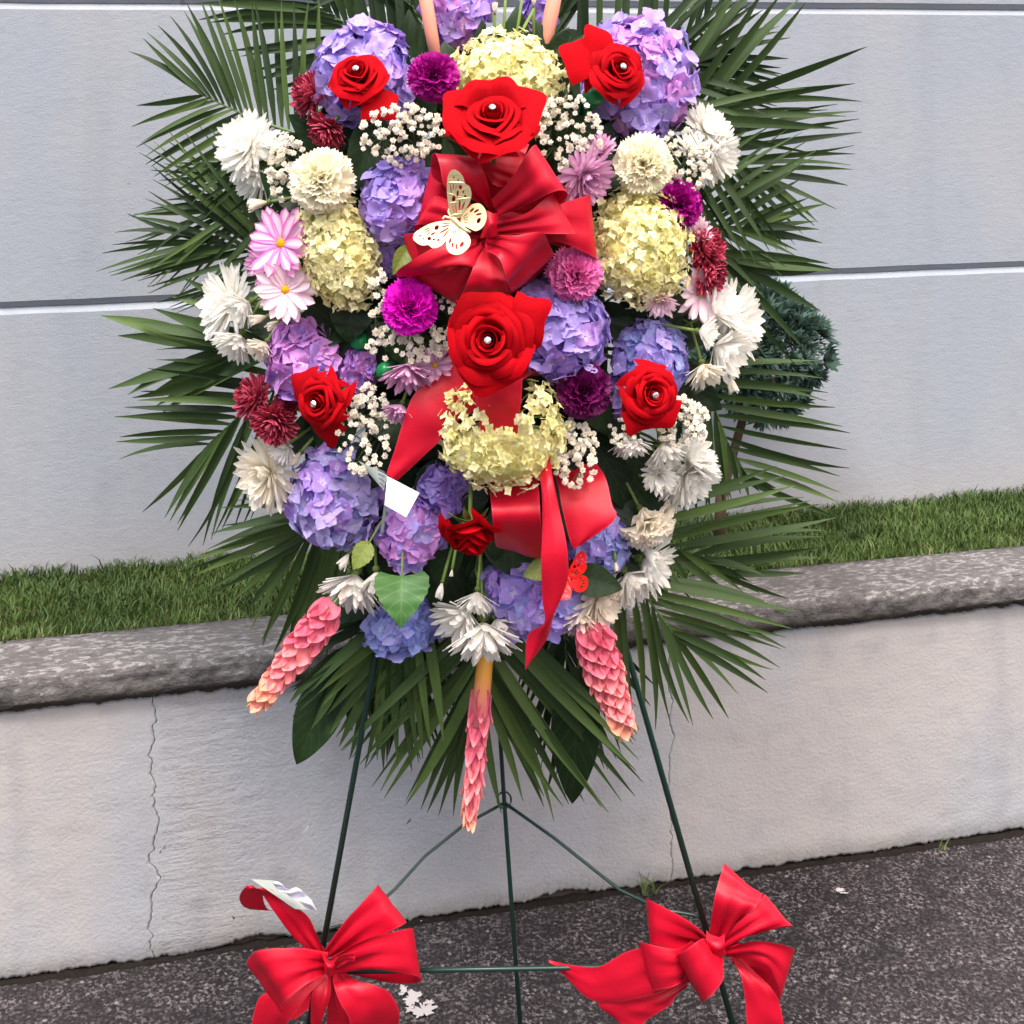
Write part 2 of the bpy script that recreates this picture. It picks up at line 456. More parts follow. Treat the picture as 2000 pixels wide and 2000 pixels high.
# pavement: one sheet
pv = MB().grid(1, 1, lambda s, t: (s * 60, (t - 0.5) * 120, 0)).mesh('pavement', ASPH, False)
pave = tag(obj('pavement', pv), kind='structure')
def splash(u, v, w, h, seed):
    Y = H * F / (v - V0)
    rr = random.Random(seed)
    bm = MB()
    c = pt(u, v, Y)
    n = 44
    ph = [rr.random() * 6.28 for _ in range(4)]
    pts = []
    for k in range(n):
        q = 6.283 * k / n
        r = 0.85 + 0.25 * math.sin(2 * q + ph[0]) + 0.16 * math.sin(5 * q + ph[1]) + 0.13 * math.sin(11 * q + ph[2]) + rr.uniform(-.22, .22)
        pts.append((c.x + math.cos(q) * w * r / F * Y / 2, c.y + math.sin(q) * h * r / F * Y, 0.004))
    bm.v = [(c.x, c.y, 0.0045)] + pts; bm.uv = [(0, 0)] * (n + 1)
    bm.f = [(0, 1 + k, 1 + (k + 1) % n) for k in range(n)]
    obj('paint_mark', bm.mesh('paint_mark', PAINT, False), pave)
for i, a in enumerate([(806, 1954, 40, 18), (826, 1978, 44, 22), (800, 1974, 16, 10), (838, 1962, 18, 8), (784, 1946, 10, 5), (788, 1936, 20, 10), (1640, 1742, 26, 5), (1648, 1748, 16, 3), (742, 1916, 20, 5), (818, 1802, 12, 4), (750, 1912, 12, 4)]):
    splash(*a, i)

# building behind, of wide rendered courses with recessed joints
bw = thing('building_wall', 'pale grey rendered building wall with horizontal joints behind the lawn', 'wall', MW)
X0, X1 = -6.0, 6.5
def course(z0, z1):
    prof = [(0.012, z0 + 0.0005), (0.0085, z0 + 0.002), (0.0, z0 + 0.014), (0.0, z1 - 0.0115), (0.0085, z1 - 0.001), (0.0115, z1 - 0.0005)]
    bm = MB()
    nx = 160
    for j, (y, z) in enumerate(prof):
        for i in range(nx + 1):
            x = X0 + (X1 - X0) * i / nx
            w = 0.0012 * noise.noise(Vector((x * 9, z * 30, 2.0)))
            bm.v.append((x, y + (w if j in (2, 3) else 0), z + w)); bm.uv.append((i / nx, j / 5))
    for j in range(len(prof) - 1):
        for i in range(nx):
            k = j * (nx + 1) + i
            bm.f.append((k, k + 1, k + nx + 2, k + nx + 1))
    obj('wall_panel', bm.mesh('wall_panel', BUILDW, False), bw)
for k in range(5):
    course(0.422 + 0.5825 * k, 0.422 + 0.5825 * (k + 1))
obj('wall_core', MB().box(X0, X1, 0.011, 0.3, 0.0, 3.3).mesh('wall_core', BUILDW, False), bw)

# low retaining wall: rendered face with ragged edges and two cracks, coping stone on top
rw = thing('retaining_wall', 'low painted retaining wall with cracked render and weathered stone coping', 'wall', MR)
def crack(x0, amp):
    return lambda z: x0 + amp * (noise.noise(Vector((x0 * 7, z * 9, 0))) + 0.6 * noise.noise(Vector((x0 * 3, z * 31, 4))) + 0.35 * noise.noise(Vector((x0 * 3, z * 90, 4))) + 0.2 * noise.noise(Vector((x0 * 3, z * 190, 4))))
cr1, cr2 = crack(-0.600, 0.018), crack(0.290, 0.010)
def zt(x):
    return 0.432 + 0.009 * noise.noise(Vector((x * 7, 1, 0))) + 0.006 * noise.noise(Vector((x * 40, 5, 0))) + 0.003 * noise.noise(Vector((x * 140, 5, 0))) - max(0, noise.noise(Vector((x * 3.1, 8, 0))) - 0.25) * 0.03
def zb(x):
    return 0.007 + 0.004 * noise.noise(Vector((x * 6, 11, 0))) + 0.005 * noise.noise(Vector((x * 47, 15, 0))) + 0.004 * noise.noise(Vector((x * 150, 15, 0))) + 0.003 * noise.noise(Vector((x * 310, 15, 0))) + max(0, noise.noise(Vector((x * 5.7, 18, 0))) - 0.25) * 0.03
def render_panel(xl, xr, n):
    bm = MB()
    nz = 90
    w = n + 1
    for j in range(nz + 1):
        t = j / nz
        zz = 0.01 + 0.43 * t
        a, b = xl(zz), xr(zz)
        e = min(1, min(t, 1 - t) * 12)
        for i in range(n + 1):
            x = a + (b - a) * i / n
            z = zb(x) + (zt(x) - zb(x)) * t
            bm.v.append((x, 0.004 * noise.noise(Vector((x * 4, z * 4, 3))) + 0.0007 * noise.noise(Vector((x * 24, z * 30, 3))) + (1 - e) ** 2 * 0.004, z)); bm.uv.append((0, 0))
    for j in range(nz):
        for i in range(n):
            k = j * w + i
            bm.f.append((k, k + 1, k + 1 + w, k + w))
    ring = list(range(n)) + [j * w + n for j in range(nz)] + [nz * w + i for i in range(n, 0, -1)] + [j * w for j in range(nz, 0, -1)]
    o2 = len(bm.v)
    for k in ring:
        x, y, z = bm.v[k]; bm.v.append((x, 0.014, z)); bm.uv.append((0, 0))
    m = len(ring)
    for i in range(m):
        j = (i + 1) % m
        bm.f.append((ring[j], ring[i], o2 + i, o2 + j))
    obj('render_panel', bm.mesh('render_panel', RETW), rw)
gap = 0.0007
render_panel(lambda z: -3.2, lambda z: cr1(z) - gap, 700)
render_panel(lambda z: cr1(z) + gap, lambda z: cr2(z) - gap * 0.7, 420)
render_panel(lambda z: cr2(z) + gap * 0.7, lambda z: 3.4, 760)
obj('wall_core', MB().box(-6, 6.5, 0.012, 0.10, 0, 0.447).mesh('wall_core', DARKCORE, False), rw)
def coping():
    prof = [(0.112, 0.447), (-0.010, 0.446), (-0.018, 0.453), (-0.020, 0.487), (-0.014, 0.496), (0.0, 0.500), (0.112, 0.502), (0.112, 0.447)]
    pr = []
    for i in range(len(prof) - 1):
        a, b = prof[i], prof[i + 1]; m = 6 if i in (1, 2, 3, 4, 5) else 1
        for k in range(m): pr.append((a[0] + (b[0] - a[0]) * k / m, a[1] + (b[1] - a[1]) * k / m))
    bm = MB(); n = 1100; x0, x1 = -3.2, 3.4
    for i in range(n + 1):
        x = x0 + (x1 - x0) * i / n
        for (y, z) in pr:
            k = noise.noise(Vector((x * 11, y * 14, z * 14))) * 0.006 + noise.noise(Vector((x * 45, y * 45, z * 45))) * 0.006 + noise.noise(Vector((x * 110, y * 110, z * 110))) * 0.0035
            if y > 0.1: k = 0
            top = z > 0.4985
            low = z < .455 and y < .05
            bm.v.append((x, y - (k if not top else 0), z + (k * (0.25 if top else (1.1 if low else 0.5))))); bm.uv.append((0, 0))
    m = len(pr)
    for i in range(n):
        for j in range(m):
            a = i * m + j; b = i * m + (j + 1) % m
            bm.f.append((a, a + m, b + m, b))
    obj('coping', bm.mesh('coping', COPING), rw)
coping()

# lawn strip between the two walls
soil = tag(obj('lawn_soil', MB().box(-6, 6.5, 0.1125, 0.44, 0.0, 0.488).mesh('lawn_soil', SOIL, False), None, MR), kind='structure')
def grass_mat():
    m = NT('lawn grass')
    u, v = m.uv()
    col = m.mix(u, hexc('3c5426'), hexc('647a40'))
    col = m.mix(m.sstep(u, 0.86, 0.98), col, hexc('94936a'))
    pn = m.noise(m.obj(), 7.0, 3.0)
    col = m.mix(m.math('MULTIPLY', m.sstep(pn, 0.4, 0.7), 0.6), col, hexc('334a26'))
    return m.done(col, 0.55, 0.3, trans=0.3)
def grass():
    rg = np.random.default_rng(5)
    n = 60000
    x = rg.uniform(-2.0, 2.3, n)
    yy = 0.1145 + 0.3155 * rg.random(n)
    back = np.clip((yy - 0.37) / 0.06, 0, 1); front = np.clip((0.145 - yy) / 0.03, 0, 1)
    clump = np.array([noise.noise(Vector((a * 14, b * 14, 0))) for a, b in zip(x, yy)])
    h = (0.013 + 0.011 * rg.random(n) + 0.012 * clump + 0.012 * back * rg.random(n) + 0.005 * front)
    h = np.clip(h, 0.010, 0.06) * np.where(rg.random(n) < 0.01, 1.7, 1)
    w = 0.0009 + 0.0010 * rg.random(n)
    th = rg.random(n) * 6.283
    lean = (0.2 + 0.9 * rg.random(n)) * h
    la = th + rg.normal(0, .6, n)
    dx, dy = np.cos(th + 1.57) * w, np.sin(th + 1.57) * w
    lx, ly = np.cos(la) * lean, np.sin(la) * lean
    z0 = 0.486
    zero = np.zeros(n)
    P = np.stack([np.stack([x - dx, yy - dy, zero + z0], 1), np.stack([x + dx, yy + dy, zero + z0], 1),
                  np.stack([x + dx * .8 + lx * .35, yy + dy * .8 + ly * .35, z0 + h * .62], 1), np.stack([x - dx * .8 + lx * .35, yy - dy * .8 + ly * .35, z0 + h * .62], 1),
                  np.stack([x + lx, yy + ly, z0 + h], 1)], 1).reshape(-1, 3)
    b = np.arange(n) * 5
    me = bpy.data.meshes.new('grass')
    loops = np.concatenate([np.stack([b, b + 1, b + 2, b + 3], 1), np.stack([b + 3, b + 2, b + 4], 1)], 1).ravel()
    starts = np.stack([np.arange(n) * 7, np.arange(n) * 7 + 4], 1).ravel()
    me.vertices.add(n * 5); me.vertices.foreach_set('co', P.ravel())
    me.loops.add(len(loops)); me.loops.foreach_set('vertex_index', loops.astype(np.int32))
    me.polygons.add(n * 2); me.polygons.foreach_set('loop_start', starts.astype(np.int32))
    me.update(calc_edges=True)
    rv = np.clip(rg.random(n) * 0.8 + 0.3 * front + 0.25 * clump, 0, 1)
    uv = np.stack([np.repeat(rv, 5), np.tile([0, 0, .6, .6, 1], n)], 1)
    me.uv_layers.new(name='UVMap').data.foreach_set('uv', uv[loops].astype(np.float32).ravel())
    me.materials.append(grass_mat())
    tag(obj('grass', me, None, MR), kind='stuff', label='short green lawn grass growing between the two walls')
grass()

WEED = leaf_mat('weed blade', hexc('5c7448'), hexc('7c8c5c'), veins=0)
def weed(u, v, h, n, label, spread=1.0):
    x, y = on_wall(u, 2.23)
    y -= 0.012; x = (u - 1000) / F * y
    t = thing('weed_tuft', label, 'weed', Matrix.Translation((x, y, 0)))
    for k in range(n):
        a = R.uniform(-1.2, 1.2) * spread; hh = h / F * y * R.uniform(0.5, 1.1)
        b = MB().grid(2, 5, lambda s, q: (math.sin(a) * hh * q * q + s * 0.0022 * (1 - q * .9) + R.uniform(0, 0), -abs(math.cos(a * 3)) * 0.02 * q, hh * q * math.cos(a * .6 * q) + .0005))
        obj('blade', b.mesh('blade', WEED), t, Matrix.Translation((R.uniform(-.012, .012) * spread, R.uniform(-.006, .004), 0)))
weed(1268, 1705, 64, 11, 'tuft of green weeds at the foot of the low wall beside the easel leg')
weed(1838, 1632, 40, 5, 'thin wispy weed at the foot of the low wall beyond the red bow', 0.6)
weed(372, 1868, 10, 0, '', 0.3) if False else None

# clipped blue-green shrub behind the spray, on the lawn by the building
def shrub():
    P = pt(1476, 676, 2.58)
    base = Vector((P.x - .07, 2.60, 0.49))
    t = thing('conifer_shrub', 'blue green needled shrub with a rounded crown against the building wall', 'shrub', Matrix.Translation(base))
    st = MB().tube([(0, 0, -0.01), (0.004, 0.005, 0.1), (0.02, 0.0, 0.16), (0.06, -0.02, 0.32)], 0.014, 0.008)
    obj('trunk', st.mesh('trunk', plain('shrub bark', hexc('5a4a3c'), 0.9, 0.2)), t)
    NEED = petal_mat('blue green needle', hexc('3a5048'), hexc('506a60'), base=hexc('26382f'), trans=0.1)
    var = []
    for q in range(4):
        bm = MB(); rr = random.Random(q)
        for k in range(16):
            d = Vector((rr.gauss(0, 1), rr.gauss(0, 1), rr.uniform(0.3, 2.2))).normalized()
            L = rr.uniform(0.6, 1.0); w = 0.11
            s = d.orthogonal().normalized() * w; s2 = d.cross(s.normalized()) * w
            b = len(bm.v)
            bm.v += [tuple(s * .6), tuple(d * L * .5 + s), tuple(d * L), tuple(d * L * .5 - s), tuple(-s * .6)]
            bm.uv += [(0, 0), (0, .5), (.5, 1), (1, .5), (1, 0)]
            bm.f += [(b, b + 1, b + 3, b + 4), (b + 1, b + 2, b + 3)]
        var.append(bm.mesh('needle_clump', NEED, False))
    ctr = P - base
    lobes = [(Vector((0.0, 0, 0.0)), 0.150), (Vector((-0.02, 0, 0.075)), 0.09), (Vector((0.075, 0, 0.0)), 0.085), (Vector((0.03, 0, -0.08)), 0.09), (Vector((-0.05, 0, -0.02)), 0.11), (Vector((0.045, 0, 0.045)), 0.08)]
    lobes = [(c * .9, r * .88) for c, r in lobes]
    n = 0
    while n < 290:
        c, r = R.choice(lobes)
        d = Vector((R.gauss(0, 1), R.gauss(0, 1) - 0.4, R.gauss(0, 1))).normalized()
        p = c + d * r * R.uniform(0.75, 1.03)
        if any((p - c2).length < r2 * 0.72 for c2, r2 in lobes): continue
        up = (d + Vector((0, 0, 0.35))).normalized()
        M = up.to_track_quat('Z', 'Y').to_matrix().to_4x4()
        s = R.uniform(0.026, 0.042)
        M = Matrix.Translation(ctr + p) @ M @ Matrix.Rotation(R.uniform(0, 6), 4, 'Z') @ Matrix.Scale(s, 4)
        obj('needle_clump', R.choice(var), t, M); n += 1
    bm = MB()
    rr = random.Random(3)
    for k in range(5200):
        c, r = rr.choice(lobes)
        d = Vector((rr.gauss(0, 1), rr.gauss(0, 1), rr.gauss(0, 1))).normalized()
        p = ctr + c + d * r * rr.uniform(0.5, 0.97)
        d2 = (d + Vector((rr.gauss(0, .4), rr.gauss(0, .4), rr.gauss(0.2, .4)))).normalized()
        s = d2.orthogonal().normalized() * 0.0022; L = rr.uniform(.012, .024)
        b = len(bm.v)
        bm.v += [tuple(p - s), tuple(p + s), tuple(p + d2 * L)]; bm.uv += [(0, 0), (1, 0), (.5, 1)]
        bm.f.append((b, b + 1, b + 2))
    tag(obj('crown', bm.mesh('crown', NEED, False), t), kind='stuff')
    br = MB()
    for k in range(26):
        d = Vector((rr.gauss(0, 1), rr.gauss(0, 1), rr.gauss(0, 1))).normalized()
        br.tube([ctr + Vector((0, 0, -.1)), ctr + d * 0.07, ctr + d * 0.13], 0.004, 0.0015, 5)
    obj('branches', br.mesh('branches', plain('shrub twig', hexc('3c342c'), 0.9, 0.2)), t)
shrub()

def dirt():
    m = NT('damp dirt'); nz = m.noise(m.obj(), 90.0, 5.0, 0.7)
    mat = m.done(m.mix(nz, hexc('121010'), hexc('2a2522')), 0.95, 0.1, normal=m.bump(nz, 0.9, 0.006))
    bm = MB(); n = 900
    for i in range(n + 1):
        x = -3.2 + 6.6 * i / n
        w = 0.005 + 0.007 * noise.noise(Vector((x * 5, 3, 0))) + 0.005 * noise.noise(Vector((x * 31, 3, 0))) + 0.006 * noise.noise(Vector((x * 130, 3, 0)))
        w = max(w, 0.0015)
        hh = 0.004 + 0.004 * noise.noise(Vector((x * 40, 7, 0)))
        for (y, z) in ((0.012, hh), (-w * .45, hh * .7), (-w, 0.0006)):
            bm.v.append((x, y, z)); bm.uv.append((0, 0))
    for i in range(n):
        for j in (0, 1):
            k = i * 3 + j; bm.f.append((k, k + 1, k + 4, k + 3))
    tag(obj('dirt', bm.mesh('dirt', mat), None, MR), kind='structure')
dirt()

# ------------------------------------------------------------------ easel that carries the spray
HUB = pt(926, 219, 2.00)
def ground_pt(u_at, v_at, Y):
    """Foot of a leg seen to pass through pixel (u_at, v_at): on the line from the hub, at depth Y and height 0."""
    v = V0 + H * F / Y
    u = 926 + (u_at - 926) * (v - 219) / (v_at - 219)
    return pt(u, v, Y)
FL, FR, FB = ground_pt(650, 1743, 1.79), ground_pt(1382, 1827, 1.79), pt(1018, 2030, 1.938)
def along(A, B, v):
    """Point of segment A-B that shows at image row v."""
    lo, hi = 0.0, 1.0
    for _ in range(40):
        m = (lo + hi) / 2; p = A.lerp(B, m)
        if V0 + (H - p.z) * F / p.y < v: lo = m
        else: hi = m
    return A.lerp(B, lo)
ez = thing('wire_easel', 'dark green three legged wire easel standing on the asphalt and holding the floral spray', 'easel', Matrix.Translation((FB.x, FB.y, 0)))
EO = Vector((FB.x, FB.y, 0))
def rod(name, pts, r, seg=8): obj(name, MB().tube([Vector(p) - EO for p in pts], r, None, seg).mesh(name, WIRE), ez)
rod('leg', [HUB, FL], 0.0043); rod('leg', [HUB, FR], 0.0043)
HR = pt(985, 1568, 2.02)
rod('leg', [HUB + Vector((0, 0.01, 0)), pt(968, 1300, 2.03), HR, FB], 0.0034)
cl, cr_ = along(HUB, FL, 1893), along(HUB, FR, 1879)
rod('crossbar', [cl + Vector((0, -.006, 0)), cr_ + Vector((0, -.006, 0))], 0.0032)
bl = along(HUB, FL, 1815); brr = along(HUB, FR, 1790)
rod('brace', [HR, pt(905, 1612, 2.0), pt(830, 1672, 1.96), pt(770, 1738, 1.92), pt(700, 1800, 1.88), bl], 0.0022, 6)
rod('brace', [HR, pt(1080, 1635, 1.98), pt(1210, 1738, 1.9), pt(1290, 1776, 1.86), brr], 0.0024, 6)
ring = [HR + Vector((math.cos(q) * 0.011, -0.006, math.sin(q) * 0.013 + .008)) for q in [k * 0.55 for k in range(13)]]
rod('hinge_ring', ring, 0.0016, 5)

# foam base hidden among the leaves
FO = pt(945, 660, 1.95)
fb = thing('foam_base', 'dark green wet foam holder at the back of the spray behind the blooms', 'foam holder', Matrix.Translation(FO))
obj('foam_block', MB().ball((0, 0, 0), 0.19, 0.035, 0.31, 18, 12, lambda d: 1 + 0.06 * noise.noise(d * 3)).mesh('foam_block', FOAM), fb)
for k in range(3):
    obj('holder_strap', MB().box(-0.15, 0.15, -0.036, 0.036, -0.2 + 0.2 * k, -0.19 + 0.2 * k).mesh('holder_strap', TUBE, False), fb)

def foam_pt(u, v, k=0.42, Y=1.93):
    return pt(u + (945 - u) * k, v + (650 - v) * k, Y)

def add_stem(t, M, base_local, u, v, r=0.0022, k=0.42, mat=None, name='stem'):
    """Stem from a bloom's base back into the foam, in the bloom's own space."""
    MI = M.inverted()
    e = MI @ foam_pt(u, v, k)
    b = Vector(base_local)
    mid = b + Vector((0, 0, -1)) * min(0.06, (e - b).length * 0.4)
    pts = [b, b.lerp(mid, 0.5), mid, mid.lerp(e, 0.5) + Vector((0, 0, -0.004)), e]
    obj(name, MB().tube([tuple(c) for c in catmull([tuple(p) for p in pts], 8)], r, r * 0.9, 6).mesh(name, mat or STEM), t)

_cache = {}
def shared(key, fn):
    if key not in _cache: _cache[key] = fn()
    return _cache[key]

def RZ(a): return Matrix.Rotation(a, 4, 'Z')
def RX(a): return Matrix.Rotation(a, 4, 'X')
def T(*a): return Matrix.Translation(a)
def S(x, y=None, z=None): return Matrix.Diagonal((x, y or x, z or x, 1))

# ---- chrysanthemums and daisies
def strap_petal(mat, width, tip, bend, cup, q):
    rr = random.Random(q * 7 + 1)
    tw = rr.uniform(-.25, .25); lean = rr.uniform(-.1, .1); bd = bend * rr.uniform(.6, 1.4)
    def fn(s, t):
        w = width * (0.35 + 0.65 * min(1, t / 0.45) ** 0.7) * (math.sqrt(max(0, 1 - ((t - tip) / (1 - tip)) ** 2)) if t > tip else 1)
        w = max(w, 0.012)
        z = bd * t * t + cup * s * s * width - tw * s * w * t
        if t > 0.97: z += 0
        return (s * w + lean * t * t, t, z)
    return MB().grid(4, 7, fn).mesh('petal', mat)
def petal_set(mat, width=0.13, tip=0.7, bend=0.12, cup=0.35, n=4):
    return shared(('strap', mat.name, width, tip, bend, cup), lambda: [strap_petal(mat, width, tip, bend, cup, q) for q in range(n)])

def calyx_mesh(mat):
    def f():
        bm = MB().ball((0, 0, -0.16), 0.17, 0.17, 0.14, 8, 5)
        for k in range(8):
            q = k * math.pi / 4
            bm.grid(2, 3, lambda s, t: tuple(RZ(q) @ Vector((s * .07 * (1 - t * .8), .1 + .16 * t, -.17 + .1 * t))))
        return bm.mesh('calyx', mat)
    return shared(('calyx', mat.name), f)

def mum(name, label, u, v, a, t, size, mat, kind, Yo=0.0, cat='chrysanthemum', group=None, stem_k=0.42, roll=None):
    Y = dome(u, v) - 0.015 + Yo
    P = pt(u, v, Y)
    n = facing(P, a, t)
    Rr = size * 1.13 / 2 / F * Y
    P = P - n * Rr * {'full': 0.30, 'cup': 0.55, 'daisy': 0.12, 'bud': .5, 'pom': .3}[kind]
    M = orient(P, n, R.uniform(0, 360) if roll is None else roll)
    th = thing(name, label, cat, M, group)
    if kind == 'full':
        ps = petal_set(mat, 0.10, 0.84, 0.07, 0.22)
        lay = [(19, 0, 1.06, 0), (18, 13, 1.04, .02), (16, 26, .98, .04), (14, 40, .89, .05), (11, 55, .78, .06), (8, 70, .64, .06)]
    elif kind == 'cup':
        ps = petal_set(mat, 0.108, 0.84, -0.03, 0.25)
        lay = [(18, 34, 1.18, 0), (16, 45, 1.15, .02), (12, 57, 1.08, .03), (7, 70, .96, .03)]
    elif kind == 'bud':
        ps = petal_set(mat, 0.17, 0.6, 0.25, 0.5)
        lay = [(9, 66, 1.15, 0), (6, 78, 1.1, .02)]
    elif kind == 'pom':
        ps = petal_set(mat, 0.125, 0.8, 0.16, 0.4)
        lay = [(18, -6, .95, 0), (18, 10, .97, .02), (17, 26, .94, .05), (16, 42, .88, .08), (13, 56, .8, .1), (10, 70, .74, .1), (6, 84, .68, .1)]
    else:
        ps = petal_set(mat, 0.155, 0.72, 0.02, 0.3)
        lay = [(12, 6, 1.0, 0), (11, 17, .96, .03)]
    for li, (cnt, el, L, z0) in enumerate(lay):
        off = R.uniform(0, 6)
        for k in range(cnt):
            ph = off + 6.2832 * k / cnt + R.uniform(-.09, .09)
            e = rad(el + R.uniform(-7, 7))
            l = Rr * L * R.uniform(0.86, 1.08)
            Mp = RZ(ph) @ T(0, Rr * 0.09, Rr * z0) @ RX(e) @ S(Rr * R.uniform(.9, 1.12), l, Rr)
            obj('petal', R.choice(ps), th, Mp)
    if kind == 'daisy':
        d = shared('disc', lambda: MB().ball((0, 0, 0.02), 0.17, 0.17, 0.11, 12, 6, lambda d: 1 + .12 * noise.noise(d * 9)).mesh('flower_centre', DISC))
        obj('flower_centre', d, th, S(Rr))
    obj('calyx', calyx_mesh(CALYX), th, S(Rr))
    add_stem(th, M, (0, 0, -Rr * 0.25), u, v, 0.0024, stem_k, STEM)
    return th

# ---- carnations
def carn_petal(mat, q):
    rr = random.Random(q); p1, p2 = rr.uniform(0, 6), rr.uniform(0, 6)
    def fn(s, t):
        A = 0.72 * s * min(1, .35 + t)
        tooth = abs(((s * 5.5 + q * .37) % 1) - .5) * 2
        r = t * (1 + 0.12 * t ** 3 * (tooth - .5))
        ruf = 0.17 * t * t * math.sin(s * 4.2 + p1) + 0.07 * t ** 3 * math.sin(s * 11 + p2)
        return (math.sin(A) * r, math.cos(A) * r, ruf - .12 * t ** 2.5)
    return MB().grid(22, 5, fn).mesh('petal', mat)
def carnation(label, u, v, a, t, size, mat, Yo=0.0, cat='carnation', group=None):
    Y = dome(u, v) - 0.02 + Yo
    P = pt(u, v, Y); n = facing(P, a, t); Rr = size / 2 / F * Y
    P = P - n * Rr * 0.35
    M = orient(P, n, R.uniform(0, 360))
    th = thing('carnation', label, cat, M, group)
    ps = shared(('carn', mat.name), lambda: [carn_petal(mat, q) for q in range(5)])
    for cnt, el, L, z0 in [(8, 4, 1.0, 0), (8, 20, .97, .03), (8, 36, .92, .06), (7, 52, .85, .1), (7, 65, .80, .12), (6, 76, .76, .14), (5, 86, .74, .12)]:
        off = R.uniform(0, 6)
        for k in range(cnt):
            Mp = RZ(off + 6.2832 * k / cnt + R.uniform(-.2, .2)) @ T(0, Rr * .04, Rr * z0) @ RX(rad(el + R.uniform(-9, 9))) @ Matrix.Rotation(R.uniform(-.35, .35), 4, 'Y') @ S(Rr * L * R.uniform(.92, 1.06))
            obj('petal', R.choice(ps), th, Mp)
    cx = shared('carn_calyx', lambda: MB().tube([(0, 0, .05), (0, 0, -.25), (0, 0, -.55)], .17, .1, 8).mesh('calyx', CALYX))
    obj('calyx', cx, th, S(Rr))
    add_stem(th, M, (0, 0, -Rr * .5), u, v, 0.0022, .42, STEM)

# ---- hydrangeas
def floret_mesh(mat, q, style):
    rr = random.Random(q + 5)
    bm = MB()
    cup = rr.uniform(.05, .5)
    for k in range(4):
        L = rr.uniform(.86, 1.1); W = rr.uniform(.47, .56) if style == 'round' else rr.uniform(.36, .45)
        cu = rr.uniform(.0, .3); tl = cup + rr.uniform(-.15, .25); tw = rr.uniform(-.2, .2); ph = rr.uniform(0, 6); fl = rr.uniform(.05, .32)
        Rm = RZ(k * math.pi / 2 + rr.uniform(-.16, .16)) @ T(0, .03, .014 * (k % 2)) @ RX(tl)
        pw = .55 if style == 'round' else .85
        def fn(s, t):
            w = W * math.sin(math.pi * (0.09 + 0.85 * t) ** 0.95) ** pw
            z = cu * s * s * w + .06 * t * t * math.sin(ph + 3 * s) - fl * t * t + tw * s * w * t
            return tuple(Rm @ Vector((s * w, t * L * (1 - .14 * s * s * t), z)))
        bm.grid(4, 6, fn)
    bm.ball((0, 0, .04), .07, nu=6, nv=4)
    return bm.mesh('floret', mat)
